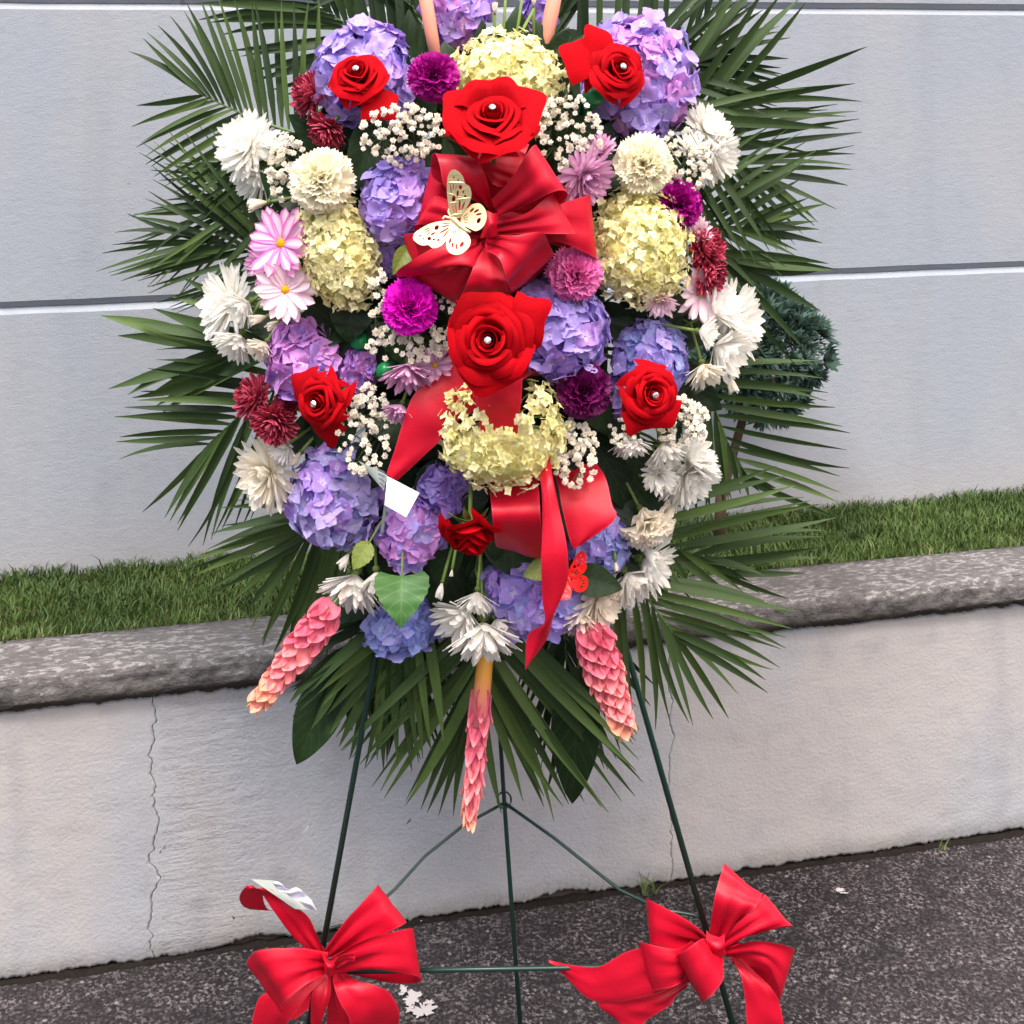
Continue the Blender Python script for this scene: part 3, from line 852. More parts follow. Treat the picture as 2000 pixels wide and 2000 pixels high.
def hydrangea(label, u, v, rx, ry, roll, mats, n, fsize, a=90, t=0, Yo=0.0, style='round', name='hydrangea', group=None, depth=0.85, mask=None, squash=None):
    """rx, ry: half sizes of the head in pixels; fsize: width of a floret in pixels."""
    Y = dome(u, v) + 0.045 + Yo
    P = pt(u, v, Y); nrm = facing(P, a, t)
    M = orient(P, nrm, roll)
    th = thing(name, label, 'hydrangea', M, group)
    k = Y / F * 1.03
    X, Yy, Z = rx * k, ry * k, depth * math.sqrt(rx * ry) * k
    sets = [shared(('floret', m.name, style), lambda m=m: [floret_mesh(m, q, style) for q in range(8)]) for m in mats]
    golden = math.pi * (3 - 5 ** .5)
    fs = fsize * (.88 if style == 'round' else .92) / 2 * k
    jn = .34 if style == 'round' else .5
    n = min(298, int(n * 1.3))
    inner_bits = []
    inner = 1.5 if style == 'pointed' else .9
    for layer, (cnt, sc) in enumerate(((n, 1.0), (int(n * inner), .88))):
        for i in range(cnt):
            z = 1 - (i + .5) / cnt * 1.42
            r = math.sqrt(max(0, 1 - z * z)); ph = i * golden + layer
            d = Vector((r * math.cos(ph), r * math.sin(ph), z))
            d = (d + Vector((R.gauss(0, .07), R.gauss(0, .07), R.gauss(0, .07)))).normalized()
            if mask and not mask(d): continue
            lump = (1 + .10 * noise.noise(d * 2.6 + Vector((u, v, 0)))) * sc * R.uniform(.88, 1.08)
            shrink = 1 - .7 * fs / max(X, Yy)
            p = Vector((d.x * X, d.y * Yy, d.z * Z)) * lump * shrink
            if squash: p = squash(p, d)
            nn = Vector((d.x / X, d.y / Yy, d.z / Z)).normalized()
            nn = (nn + Vector((R.gauss(0, jn), R.gauss(0, jn), R.gauss(0, jn)))).normalized()
            Mf = T(*p) @ nn.to_track_quat('Z', 'Y').to_matrix().to_4x4() @ RZ(R.uniform(0, 6.28)) @ S(fs * R.uniform(.80, 1.12))
            wsel = 0.5 + 0.5 * noise.noise(d * 1.6 + Vector((v, u, 3))) * 2
            s = sets[min(len(sets) - 1, max(0, int(wsel * len(sets) + R.uniform(-.2, .2))))]
            if layer == 0:
                obj('floret', R.choice(s), th, Mf)
            else:
                inner_bits.append((R.choice(s), Mf))
    by = {}
    for me, Mf in inner_bits: by.setdefault(me.materials[0].name, []).append((me, Mf))
    for bits in by.values():
        vs, fs_, uvs = [], [], []
        for me, Mf in bits:
            o0 = sum(len(x) for x in vs)
            co = np.empty(len(me.vertices) * 3, dtype=np.float32); me.vertices.foreach_get('co', co)
            A4 = np.array(Mf)
            vs.append(co.reshape(-1, 3) @ A4[:3, :3].T + A4[:3, 3])
            fs_ += [tuple(i + o0 for i in pl.vertices) for pl in me.polygons]
            lv = np.empty(len(me.loops), dtype=np.int32); me.loops.foreach_get('vertex_index', lv)
            lu = np.empty(len(me.loops) * 2, dtype=np.float32); me.uv_layers[0].data.foreach_get('uv', lu)
            uu = np.zeros((len(me.vertices), 2), dtype=np.float32); uu[lv] = lu.reshape(-1, 2); uvs.append(uu)
        mb = MB(); mb.v = np.concatenate(vs).tolist(); mb.f = fs_; mb.uv = np.concatenate(uvs).tolist()
        tag(obj('inner_florets', mb.mesh('inner_florets', bits[0][0].materials[0]), th), kind='stuff')
    if style == 'pointed':
        ky = .42 if mask else .80
        obj('gap_filler', MB().ball((0, -Yy * .36 if mask else 0, -Z * .05), X * .80, Yy * ky, Z * .80, 22, 14, lambda d: 1 + .10 * noise.noise(d * 7) + .08 * noise.noise(d * 17)).mesh('gap_filler', LIME), th)  # added ball in petal colour, brightens the shaded gaps between florets
    # branching stalks inside the head
    bm = MB()
    for i in range(26):
        d = Vector((R.gauss(0, 1), R.gauss(0, 1), R.gauss(.3, .7))).normalized()
        bm.tube([(0, 0, -Z * .8), (d.x * X * .3, d.y * Yy * .3, -Z * .3 + d.z * Z * .2), (d.x * X * .72, d.y * Yy * .72, d.z * Z * .72)], .0016, .0008, 4)
    obj('stalks', bm.mesh('stalks', STEM), th)
    add_stem(th, M, (0, 0, -Z * .75), u, v, 0.0035, .5, STEM)
    return th

# ---- roses
def rose_petal(r0, r1, h, half, drop, point, rollb, q, mat):
    rr = random.Random(q * 13 + 3); wob = rr.uniform(0, 6); sk = rr.uniform(-.2, .2); tilt = rr.uniform(-.10, .10); lipk = rr.uniform(.6, 1.3)
    big = min(1, max(0, (r1 - .12) / .3))
    def fn(s, t):
        a = half * (0.36 + 0.64 * t ** 0.5)
        top = 1 - 0.16 * abs(s - sk) ** 2.4 + point * math.exp(-((s - sk) / .30) ** 2) + .6 * tilt * s
        tt = t * top
        rho = r0 * min(1, tt * 2.0) ** .6 + (r1 - r0) * max(0, tt) ** 2.2
        z = h * tt - drop * max(0, tt - .35) ** 2.2 * 2
        e = max(0, abs(s - sk) - .22) / .8
        b = rollb * e ** 1.3 * t ** 3 * 1.5
        rho += b * .6; z -= b * .9
        lip = max(0, t - .80) / .20
        rho += (.02 + .09 * big) * lip ** 1.4 * lipk; z -= (.015 + .10 * big) * lip ** 2.2 * lipk
        rho += .035 * big * math.sin(2.6 * s + wob) * t * t ; z += .02 * big * math.sin(3.4 * s + wob) * t ** 3
        ph = s * a
        return (rho * math.sin(ph), rho * math.cos(ph), z)
    return MB().grid(16, 16, fn).mesh('petal', mat)
def rose(label, u, v, a, t, size, roll, Yo=0.0, openness=1.0, tube_len=None, extra=(), skip=(), stem_to=None, tall=1.0, outer_n=6):
    Y = dome(u, v) - 0.055 + Yo
    P = pt(u, v, Y); n = facing(P, a, t); Rr = size / 2 / F * Y
    P = P - n * Rr * .45
    M = orient(P, n, roll)
    th = thing('rose', label, 'rose', M)
    o = openness
    lay = [  # count, r0, r1, h, half, drop, point, rollback
        (2, .06, .07, .70, 2.3, 0, .0, 0), (2, .115, .125, .72, 2.0, 0, .0, .02), (3, .18, .20, .73, 1.6, 0, .02, .04),
        (3, .26, .31, .71, 1.5, .0, .03, .06), (3, .36, .44, .66, 1.4, .01, .08, .14),
        (4, .45, .58 * o, .59, 1.15, .03, .05, .14), (4, .52, .74 * o, .50, 1.1, .06, .10, .22), (outer_n, .57, .88 * o, .38, 1.05, .10, .14, .26)]
    q = int(u)
    for li, (cnt, r0, r1, h, half, drop, point, rb) in enumerate(lay):
        off = R.uniform(0, 6)
        for k in range(cnt):
            if (li, k) in skip: continue
            q += 1
            j = R.uniform(.95, 1.05)
            j = R.uniform(.90, 1.08) if r1 > .15 else 1
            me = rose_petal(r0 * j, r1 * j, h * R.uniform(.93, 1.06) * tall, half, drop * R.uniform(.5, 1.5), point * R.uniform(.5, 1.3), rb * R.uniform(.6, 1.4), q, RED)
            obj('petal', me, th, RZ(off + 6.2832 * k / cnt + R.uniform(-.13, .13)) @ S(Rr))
    for (az, r1, h, drop, half, point) in extra:           # single petals that stand out
        q += 1
        me = rose_petal(.5, r1, h, half, drop, point, .12, q, RED)
        obj('petal', me, th, RZ(rad(az)) @ S(Rr))
    sep = shared('sepal', lambda: MB().grid(4, 6, lambda s, t: (s * .13 * math.sin(math.pi * (t * .85 + .15)), .12 + t * .62, -.06 - .28 * t * t + .05 * s * s)).mesh('sepal', CALYX))
    for k in range(5): obj('sepal', sep, th, RZ(k * 1.2566 + .3) @ S(Rr))
    obj('hip', shared('hip', lambda: MB().ball((0, 0, -.1), .15, .15, .17, 10, 6).mesh('hip', CALYX)), th, S(Rr))
    if stem_to:
        e = M.inverted() @ stem_to
        b = Vector((0, 0, -Rr * .2))
        m = b + Vector((0, 0, -1)) * min(.05, (e - b).length * .45)
        obj('stem', MB().tube([tuple(c) for c in catmull([tuple(b), tuple(m), tuple(m.lerp(e, .5)), tuple(e)], 8)], .0032, None, 6).mesh('stem', STEM), th)
    else:
        add_stem(th, M, (0, 0, -Rr * .2), u, v, .0032, .45, STEM)
    return th, M, Rr
def gem(label, M, Rr, z=.70, s=0.0046):
    g = MB()
    n = 8
    for (r, zz) in ((.55, .42), (1, 0.05), (.0, -.8)):
        for k in range(n):
            g.v.append((r * math.cos(6.2832 * k / n), r * math.sin(6.2832 * k / n), zz)); g.uv.append((0, 0))
    g.f.append(tuple(range(n)))
    for j in range(2):
        for k in range(n): g.f.append((j * n + k, (j + 1) * n + k, (j + 1) * n + (k + 1) % n, j * n + (k + 1) % n))
    th = thing('rhinestone_pin', label, 'pin', M @ T(0, 0, Rr * z))
    obj('rhinestone', shared('gem', lambda: g.mesh('rhinestone', RHINE, False)), th, S(s))
    obj('pin', shared('pin', lambda: MB().tube([(0, 0, -.003), (0, 0, -.03)], .0005, None, 5).mesh('pin', RHINE)), th)
    obj('collar', shared('gcol', lambda: MB().tube([(0, 0, -.0012), (0, 0, -.0034)], .0044, .003, 10).mesh('collar', plain('pin collar', hexc('d0ccd0'), .25, .6, .7))), th)

# ---- red ginger heads
def bract(mat, q, wide):
    rr = random.Random(q); tw = rr.uniform(-.15, .15)
    def fn(s, t):
        w = wide * math.sin(math.pi * (.16 + .78 * t) ** .85) ** .6
        return (s * w, t * (1 - .10 * s * s * t), -.10 * math.sin(math.pi * t) + .16 * t ** 3 + .55 * s * s * w + tw * s * w * t)
    return MB().grid(6, 7, fn).mesh('bract', mat)
def ginger(label, p0, p1, width, n, cols, Y0, Y1, slim=False, stem_k=.5, r_end=.55, start=0.0):
    A, B = pt(*p0, Y0), pt(*p1, Y1)
    ax = (B - A); L = ax.length; ax.normalize()
    M = orient(A, ax, 0)
    th = thing('ginger_flower', label, 'ginger flower', M)
    k = width / 2 / F * (Y0 + Y1) / 2
    if slim and start > .1:
        obj('sheath', MB().tube([(0, 0, -.03), (0, 0, L * .12), (0, 0, L * (start + .12))], k * .50, k * .62, 12).mesh('sheath', cols[0][0]), th)
        obj('core', MB().tube([(0, 0, L * start), (0, 0, L * .6), (0, 0, L * .96)], k * .5, k * .28, 10).mesh('core', cols[1][0]), th)
    else:
        obj('core', MB().tube([(0, 0, -.004), (0, 0, L * .5), (0, 0, L * .96)], k * .72, k * .30, 10).mesh('core', cols[1 if not slim else 0][0]), th)
    wide = .50 if not slim else .30
    gold = 2.39996
    for i in range(n):
        f = start + (1 - start) * (i + .5) / n
        z = L * (f * .93 - .02)
        env = (0.75 + .25 * math.sin(math.pi * min(1, f * 1.6))) * (1 - (1 - r_end) * max(0, f - .55) / .45)
        mat = cols[0][0]
        for thr, in [(c[1],) for c in cols]: pass
        g = f + R.uniform(-.07, .07)
        for c in cols:
            if g >= c[1]: mat = c[0]
        ps = shared(('bract', mat.name, slim), lambda: [bract(mat, q, wide) for q in range(4)])
        bl = k * (1.30 if not slim else 2.1) * (1 - .32 * f) * R.uniform(.9, 1.12)
        el = rad((70 if not slim else 84) + R.uniform(-6, 6) + 6 * f)
        Mp = RZ(i * gold + R.uniform(-.15, .15)) @ T(0, k * (.62 if not slim else .46) * env, z - bl * .35) @ RX(el) @ S(bl * (1.05 if not slim else .8), bl, bl * .8) @ Matrix.Rotation(math.pi, 4, 'Y')
        obj('bract', R.choice(ps), th, Mp)
    for i in range(4):
        mat = cols[-1][0]
        ps = shared(('bract', mat.name, slim), lambda: [bract(mat, q, wide) for q in range(4)])
        obj('bract', R.choice(ps), th, RZ(i * 1.57) @ T(0, k * .12, L * .88) @ RX(rad(80)) @ S(k * .8, k * 1.0, k * .6) @ Matrix.Rotation(math.pi, 4, 'Y'))
    e = M.inverted() @ foam_pt(*p0, stem_k)
    obj('stalk', MB().tube([tuple(c) for c in catmull([(0, 0, .01), (0, 0, -.03), tuple(Vector((0, 0, -.05)).lerp(e, .5)), tuple(e)], 8)], .006, .005, 8).mesh('stalk', STEM), th)
    return th

# ---- baby's breath
def breath_blossom(q):
    rr = random.Random(q + 40); bm = MB()
    for k in range(15):
        Rm = RZ(k * 2.39996 + rr.uniform(-.2, .2)) @ RX(rad(-12 + 92 * k / 14 + rr.uniform(-8, 8)))
        bm.grid(2, 3, lambda s, t: tuple(Rm @ Vector((s * .46 * math.sin(math.pi * (.2 + .66 * t)), t * .95 * (1 - .2 * s * s), -.12 * t * t + .12 * s * s))))
    bm.ball((0, 0, .05), .42, .42, .4, 7, 5)
    return bm.mesh('blossom', BREATH)
def breath(label, u, v, rx, ry, n, size=14.5, Yo=-.02, group=None):
    Y = dome(u, v) + Yo
    P = pt(u, v, Y); M = orient(P, facing(P, 0, 0), 0)
    th = thing('babys_breath', label, "baby's breath", M, group)
    k = Y / F
    ps = shared('breath', lambda: [breath_blossom(q) for q in range(4)])
    bm = MB()
    hubs = []
    n = int(n * 1.7)
    root = M.inverted() @ foam_pt(u, v, .3)
    for j in range(max(4, n // 8)):
        q = R.uniform(0, 6.28); r = math.sqrt(R.random()) * .75
        h = Vector((math.cos(q) * r * rx * k, math.sin(q) * r * ry * k, -.018 + R.uniform(-.01, .01)))
        hubs.append(h)
        bm.tube([tuple(root), tuple(root.lerp(h, .6) + Vector((0, 0, -.01))), tuple(h)], .0011, .0007, 4)
    for i in range(n):
        q = R.uniform(0, 6.28); r = math.sqrt(R.random())
        p = Vector((math.cos(q) * r * rx * k, math.sin(q) * r * ry * k, R.uniform(-.016, .02) * (1.2 - r)))
        h = min(hubs, key=lambda h: (h - p).length)
        d = (p - h + Vector((0, 0, .012))).normalized()
        d = (d + Vector((R.gauss(0, .3), R.gauss(0, .3), .5))).normalized()
        bm.tube([tuple(h), tuple(p - d * .004), tuple(p)], .0005, .0004, 3)
        obj('blossom', R.choice(ps), th, T(*p) @ d.to_track_quat('Z', 'Y').to_matrix().to_4x4() @ RZ(R.uniform(0, 6)) @ S(size / 2 * k * R.uniform(.75, 1.2)))
    obj('sprig', bm.mesh('sprig', DSTEM), th)

# ---- broad leaves
def leaf(label, base, tip, width, Y0, Y1, mat, name='leaf', cat='leaf', fold=.25, curl=.1, shape='ovate', twist=0.0, group=None, serr=0.0, stem=True):
    A, B = pt(*base, Y0), pt(*tip, Y1)
    d = B - A; L = d.length; d.normalize()
    r, up, c = view_frame(A.lerp(B, .5))
    n = (c - d * c.dot(d)).normalized()
    n = Matrix.Rotation(rad(twist), 4, d) @ n
    x = d.cross(n)
    M = Matrix((x, d, n)).transposed().to_4x4(); M.translation = A
    th = thing(name, label, cat, M, group)
    W = width / 2 / F * (Y0 + Y1) / 2
    def fn(s, t):
        if shape == 'ovate': w = math.sin(math.pi * t ** .75) ** .8
        elif shape == 'heart': w = (math.sin(math.pi * min(1, (t * .92 + .10)) ** .62) ** .75) if t < .97 else .1
        else: w = math.sin(math.pi * t ** .9) ** .75
        w = max(w, .02) * W
        e = 1 + serr * (abs(((t * 15) % 1) - .5) - .25) * abs(s) ** 6
        return (s * w * e, t * L + (-.06 * L * (abs(s) ** 3) * (t < .2) if shape == 'heart' else 0), (fold * abs(s) * w + curl * L * (t - t * t) * 1.5 - curl * L * t ** 3) + .03 * W * math.sin(t * 24) * abs(s))
    obj('blade', MB().grid(8, 22, fn).mesh('blade', mat), th)
    if stem:
        e = M.inverted() @ foam_pt(*base, .4, 1.94)
        obj('stalk', MB().tube([(0, .004, 0), tuple(Vector((0, -.03, -.004)) if e.y < 0 else Vector((0, -.01, -.01))), tuple(e)], .0016, None, 5).mesh('stalk', STEM), th)
    return th

# ---- palm fronds
def frond(label, rachis, Y0, Y1, A, B, n, w, mats=None, jit=1.0, group='palm fronds fanned out around the spray', spread=.035, t0=.06):
    mats = mats or [PALM, PALM, PALM, PALM_D, PALM_L]
    n = int(n * 1.5); w = w * .72
    P0 = pt(*rachis[0], Y0)
    th = thing('palm_frond', label, 'palm frond', Matrix.Translation(P0), group)
    def rp(t):
        u, v = poly_at(rachis, t); return pt(u, v, Y0 + (Y1 - Y0) * t)
    rpts = [rp(i / 10) - P0 for i in range(11)]
    root = foam_pt(*rachis[0], .35, 1.95) - P0
    obj('rachis', MB().tube([root] + rpts, .0032, .0012, 6).mesh('rachis', shared('rach', lambda: plain('frond midrib', hexc('5a7440'), .45, .4))), th)
    for tips, sgn in ((A, 1), (B, -1)):
        if not tips: continue
        for i in range(n):
            f = (i + .5 * (sgn > 0) + .25) / n
            f = min(1, f)
            b = rp(t0 + (1 - t0) * f ** .9 if f < 1 else 1)
            tu, tv = poly_at(tips, f if i < n - 1 else 1)
            tu += R.gauss(0, 7) * jit; tv += R.gauss(0, 7) * jit
            Yt = Y0 + (Y1 - Y0) * f + R.uniform(-spread, spread) + .01
            e = pt(tu, tv, Yt)
            d = e - b; L = d.length; dn = d.normalized()
            r_, up, c = view_frame(b)
            nn = (c - dn * c.dot(dn)).normalized()
            nn = Matrix.Rotation(rad(R.uniform(-42, 42)), 4, dn) @ nn
            x = dn.cross(nn)
            W = w / 2 / F * Y0 * R.uniform(.8, 1.15)
            bow = R.uniform(-.015, .05) * L; sag = R.uniform(0, .05) * L; sw = R.gauss(0, .02) * L
            def fn(s, t):
                ww = W * (min(1, .35 + t * 3.2) * (1 - max(0, (t - .45) / .55) ** 1.7))
                ww = max(ww, .0004)
                k = 4 * t * (1 - t)
                p = b + d * t + nn * (bow * k) + x * (s * ww + sw * k) + nn * (abs(s) * ww * .38) + Vector((0, 0, sag * k * .7))
                return p - P0
            obj('leaflet', MB().grid(2, 9, fn).mesh('leaflet', R.choice(mats)), th)
    return th

# ---- ribbons
I_ = lambda u, v: (u, v)
def ribbon(name, rows, parent, O, conv, Yb, n=18, nu=8, crown=.003, wig=.0):
    """rows: (xL, yL, xR, yR, dY): the two edges of the ribbon in crop pixels and the depth offset."""
    cm = catmull(rows, n, 5700.0 if conv is not I_ else 1480.0)
    ph = R.uniform(0, 6)
    def fn(s, t):
        i = min(n, int(round(t * n))); r = cm[i]
        uL, vL = conv(r[0], r[1]); uR, vR = conv(r[2], r[3])
        yl = r[4]; yr = r[5] if len(r) > 5 else r[4]
        a, b = pt(uL, vL, Yb + yl), pt(uR, vR, Yb + yr)
        p = a.lerp(b, (s + 1) / 2)
        f = math.exp(-t * 5) if t < .5 else (math.exp(-(1 - t) * 6) if 'loop' in name else 0)
        if 'knot' in name: f = 0
        wr = .007 * f * math.sin(s * 7 + ph) + .0035 * noise.noise(Vector((s * 1.4 + ph, t * 5, ph)))
        return p + Vector((0, -crown * (1 - s * s) + wr, .4 * wr)) - O
    return obj(name, MB().grid(nu, n, fn).mesh(name, RIBBON), parent)

# ================================================================== the spray itself
PF = lambda what: 'green palm frond ' + what
frond(PF('fanning up over the top wall joint beside the crimson mums'), [(640, 280), (500, 235), (388, 182)], 1.93, 1.99,
      [(640, -10), (519, 3), (449, -10), (387, -5), (325, 39), (278, 70), (253, 99)], [(430, 430), (340, 375), (300, 345), (270, 297), (272, 283), (270, 253), (257, 214)], 12, 19)
frond(PF('crossing another behind the topmost side-facing white mums'), [(660, 590), (520, 490), (400, 470)], 1.94, 2.0,
      [(430, 240), (335, 262), (295, 272), (266, 299), (311, 341), (278, 386), (253, 411), (224, 456), (212, 503)], [(380, 640), (297, 575), (288, 555), (230, 540), (186, 525)], 12, 16)
frond(PF('sloping down behind the vivid pink-edged daisy'), [(650, 310), (540, 360), (470, 405)], 1.95, 2.02,
      [(400, 290), (300, 345), (355, 367), (262, 425)], [(430, 620), (297, 560), (288, 545), (267, 488), (251, 432)], 10, 16)
frond(PF('with broad fused end leaflets level with the groove in the wall'), [(640, 640), (500, 680), (430, 684)], 1.92, 1.96,
      [(380, 520), (232, 661), (192, 621)], [(330, 800), (235, 765), (210, 766)], 4, 44, [PALM_L, PALM])
frond(PF('drooping beside the three crimson mums with long level leaflets'), [(630, 690), (478, 802), (406, 871)], 1.92, 1.97,
      [(330, 640), (266, 768), (235, 804), (232, 820), (221, 861), (232, 900)], [(500, 1010), (377, 1065), (344, 1030), (331, 1025), (283, 994)], 9, 21)
frond(PF('reaching over the lawn under the dusty blue hydrangea'), [(730, 950), (640, 1015), (590, 1055)], 1.91, 1.95,
      [(470, 960), (435, 1003), (424, 1032), (419, 1059), (360, 1100), (400, 1150), (480, 1190)], [(650, 1290), (600, 1300), (538, 1277), (489, 1235)], 9, 25, [PALM, PALM_L, PALM_L])
frond(PF('hanging over the easel leg behind the leaning pink ginger'), [(730, 1170), (690, 1260), (665, 1310)], 1.9, 1.93,
      [(560, 1230), (575, 1300), (568, 1386), (590, 1400), (620, 1440)], [(770, 1340), (737, 1411), (730, 1430), (690, 1420), (675, 1420)], 10, 30, [PALM, PALM_D, PALM])
frond(PF('slanting down behind the sky blue hydrangea across the easel leg'), [(830, 1150), (770, 1250), (735, 1310)], 1.87, 1.90,
      [(600, 1310), (640, 1400), (660, 1455), (676, 1490)], [(860, 1460), (800, 1500), (740, 1490), (700, 1492)], 7, 27, [PALM, PALM, PALM_L])
frond(PF('spread like a fan behind the slim hanging ginger'), [(945, 1150), (940, 1290), (938, 1345)], 1.88, 1.92,
      [(655, 1425), (658, 1451), (675, 1489), (725, 1482), (754, 1554), (789, 1571), (816, 1583), (849, 1594), (885, 1600)],
      [(1250, 1440), (1246, 1541), (1181, 1592), (1120, 1560), (1074, 1603), (1063, 1563), (1030, 1560), (990, 1590)], 11, 27, [PALM, PALM, PALM_L])  # lighter leaflet colours stand in for the sheen on this fan
frond(PF('dangling leaflets around the easel leg beyond the thick pink ginger'), [(1180, 1110), (1262, 1165), (1325, 1250)], 1.88, 1.9,
      [(1560, 1180), (1523, 1293), (1487, 1342)], [(1200, 1420), (1245, 1400), (1275, 1418), (1288, 1425), (1322, 1429), (1400, 1400), (1436, 1389), (1454, 1362)], 7, 22, [PALM, PALM_L])
frond(PF('lying across the lawn and the coping stone with drooping tips'), [(1160, 990), (1300, 1060), (1400, 1120)], 1.9, 1.98,
      [(1500, 900), (1631, 1011), (1603, 1067), (1570, 1120)], [(1300, 1180), (1379, 1166), (1435, 1166), (1469, 1132), (1535, 1166)], 8, 22, [PALM, PALM, PALM_L])
frond(PF('with level leaflets crossing the foot of the conifer shrub'), [(1260, 690), (1385, 770), (1450, 940)], 1.91, 2.0,
      [(1590, 690), (1620, 785), (1650, 830), (1650, 870), (1655, 896), (1631, 1011)], [(1300, 1010), (1360, 1010), (1440, 980), (1510, 948)], 9, 20, [PALM, PALM, PALM_L])
frond(PF('whose broad end leaflets cross the top of the conifer shrub'), [(1310, 470), (1454, 520)], 1.93, 2.0,
      [(1621, 523)], [(1490, 690), (1570, 720), (1600, 601)], 3, 28, [PALM])
frond(PF('latticed with another beside the plump cream hydrangea and crimson mums'), [(1230, 430), (1400, 440), (1500, 450)], 1.93, 2.01,
      [(1470, 230), (1545, 250), (1609, 286), (1544, 359), (1575, 408), (1590, 418), (1609, 472)], [(1430, 640), (1490, 570), (1550, 491), (1571, 465), (1590, 432), (1618, 411)], 10, 19)
frond(PF('sloping down past the white mum under the large violet hydrangea'), [(1230, 230), (1380, 290), (1480, 340)], 1.94, 2.03,
      [(1560, 170), (1680, 240), (1664, 307), (1650, 363)], [(1400, 480), (1500, 500), (1570, 470), (1618, 411)], 9, 19)
frond(PF('ending in an open V of broad leaflets against the wall'), [(1230, 240), (1412, 197)], 1.93, 1.98,
      [(1440, -60), (1500, -40), (1578, -5)], [(1600, 300), (1680, 189), (1683, 95)], 4, 28, [PALM])
frond(PF('with level dark leaflets beside the large violet hydrangea'), [(1180, 150), (1340, 130), (1400, 110)], 1.95, 2.03,
      [(1380, -60), (1480, 10), (1535, 45), (1540, 75)], [(1500, 250), (1535, 150), (1536, 109)], 8, 21, [PALM_D, PALM])
frond(PF('with upright leaflets behind the large violet hydrangea'), [(1060, 190), (1250, 110), (1400, 50)], 1.96, 2.03,
      [(1080, -150), (1200, -160), (1330, -150), (1460, -120)], [(1300, 300), (1400, 240), (1480, 170)], 10, 22, [PALM_D, PALM])
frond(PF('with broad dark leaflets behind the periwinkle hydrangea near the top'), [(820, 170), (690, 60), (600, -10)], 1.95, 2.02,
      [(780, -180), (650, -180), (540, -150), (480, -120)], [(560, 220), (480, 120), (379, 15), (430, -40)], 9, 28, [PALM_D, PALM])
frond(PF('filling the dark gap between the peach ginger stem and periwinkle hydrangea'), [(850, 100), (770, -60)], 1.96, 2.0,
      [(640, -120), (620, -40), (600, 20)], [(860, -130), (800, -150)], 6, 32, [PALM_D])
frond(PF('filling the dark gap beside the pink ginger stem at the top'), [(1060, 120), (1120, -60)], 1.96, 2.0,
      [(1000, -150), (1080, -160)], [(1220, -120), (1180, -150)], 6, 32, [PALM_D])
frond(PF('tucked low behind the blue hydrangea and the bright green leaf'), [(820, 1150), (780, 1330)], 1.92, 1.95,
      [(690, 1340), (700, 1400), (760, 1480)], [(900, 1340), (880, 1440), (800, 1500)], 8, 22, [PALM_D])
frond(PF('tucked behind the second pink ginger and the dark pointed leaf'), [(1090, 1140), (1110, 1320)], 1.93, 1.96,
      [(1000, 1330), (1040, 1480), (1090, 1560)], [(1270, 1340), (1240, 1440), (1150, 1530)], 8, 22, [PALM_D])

# leaves that can be told apart
leaf('bright green heart shaped leaf with pale veins between white mums above the blue hydrangea', (785, 1125), (783, 1220), 108, 1.74, 1.70, HLEAF, 'hydrangea_leaf', 'leaf', shape='heart', fold=.3, curl=.22, serr=.16)
leaf('large dark pointed leaf hanging below the first pink ginger', (662, 1300), (576, 1500), 92, 1.95, 1.92, SALAL, 'broad_leaf', 'leaf', fold=.2)
leaf('large dark pointed leaf hanging behind the fan below the second pink ginger', (1130, 1300), (1117, 1585), 96, 1.92, 1.91, SALAL, 'broad_leaf', 'leaf', fold=.2)
leaf('dark oval leaf behind the red ribbon tail and under the white mum cluster', (1180, 990), (1318, 962), 92, 1.83, 1.86, SALAL, 'broad_leaf', 'leaf', fold=.12)
leaf('dark oval leaf beside the lone ivory bud and over the cream mum', (1118, 1122), (1216, 1150), 62, 1.79, 1.78, SALAL, 'broad_leaf', 'leaf', fold=.12)
leaf('olive green leaf peeping out beside the straight red ribbon tail over the violet hydrangea', (1070, 1105), (1024, 1125), 40, 1.76, 1.74, OLEAF, 'broad_leaf', 'leaf', fold=.12)
leaf('olive green leaf under the blue violet hydrangea near the lone ivory bud', (1150, 1118), (1205, 1098), 40, 1.83, 1.82, OLEAF, 'broad_leaf', 'leaf', fold=.12)
leaf('dark toothed leaf under the baby\'s breath between the two upper hydrangeas', (740, 225), (690, 375), 78, 1.80, 1.77, SALAL, 'broad_leaf', 'leaf', fold=.3, serr=.12)
leaf('dark veined leaf under the cream hydrangea beside the lilac hydrangea', (692, 580), (678, 668), 84, 1.80, 1.78, SALAL, 'broad_leaf', 'leaf', fold=.2)
leaf('dark leaf behind the green tube holding the lower rose', (790, 680), (700, 735), 80, 1.82, 1.81, SALAL, 'broad_leaf', 'leaf', fold=.2)
leaf('dark round ended leaf between the purple hydrangea and the ribbon', (915, 945), (940, 1000), 70, 1.80, 1.78, SALAL, 'broad_leaf', 'leaf', fold=.1)
leaf('curled brown green leaf edge beside the big bow and the tall violet hydrangea', (800, 480), (768, 535), 36, 1.74, 1.72, OLEAF, 'broad_leaf', 'leaf', fold=.3)
leaf('dark leaf edge curving behind the big bow above the rose pink carnation', (1060, 470), (1080, 555), 40, 1.74, 1.74, SALAL, 'broad_leaf', 'leaf', fold=.3)
leaf('lobed green mum leaf under the pale blue hydrangea', (722, 1058), (690, 1112), 42, 1.76, 1.74, OLEAF, 'mum_leaf', 'leaf', fold=.15, serr=.3)
leaf('dark leaf beside the top cream hydrangea and the rose with the sideways petal', (1140, 70), (1068, 105), 52, 1.86, 1.84, SALAL, 'broad_leaf', 'leaf', fold=.2)
k = 0
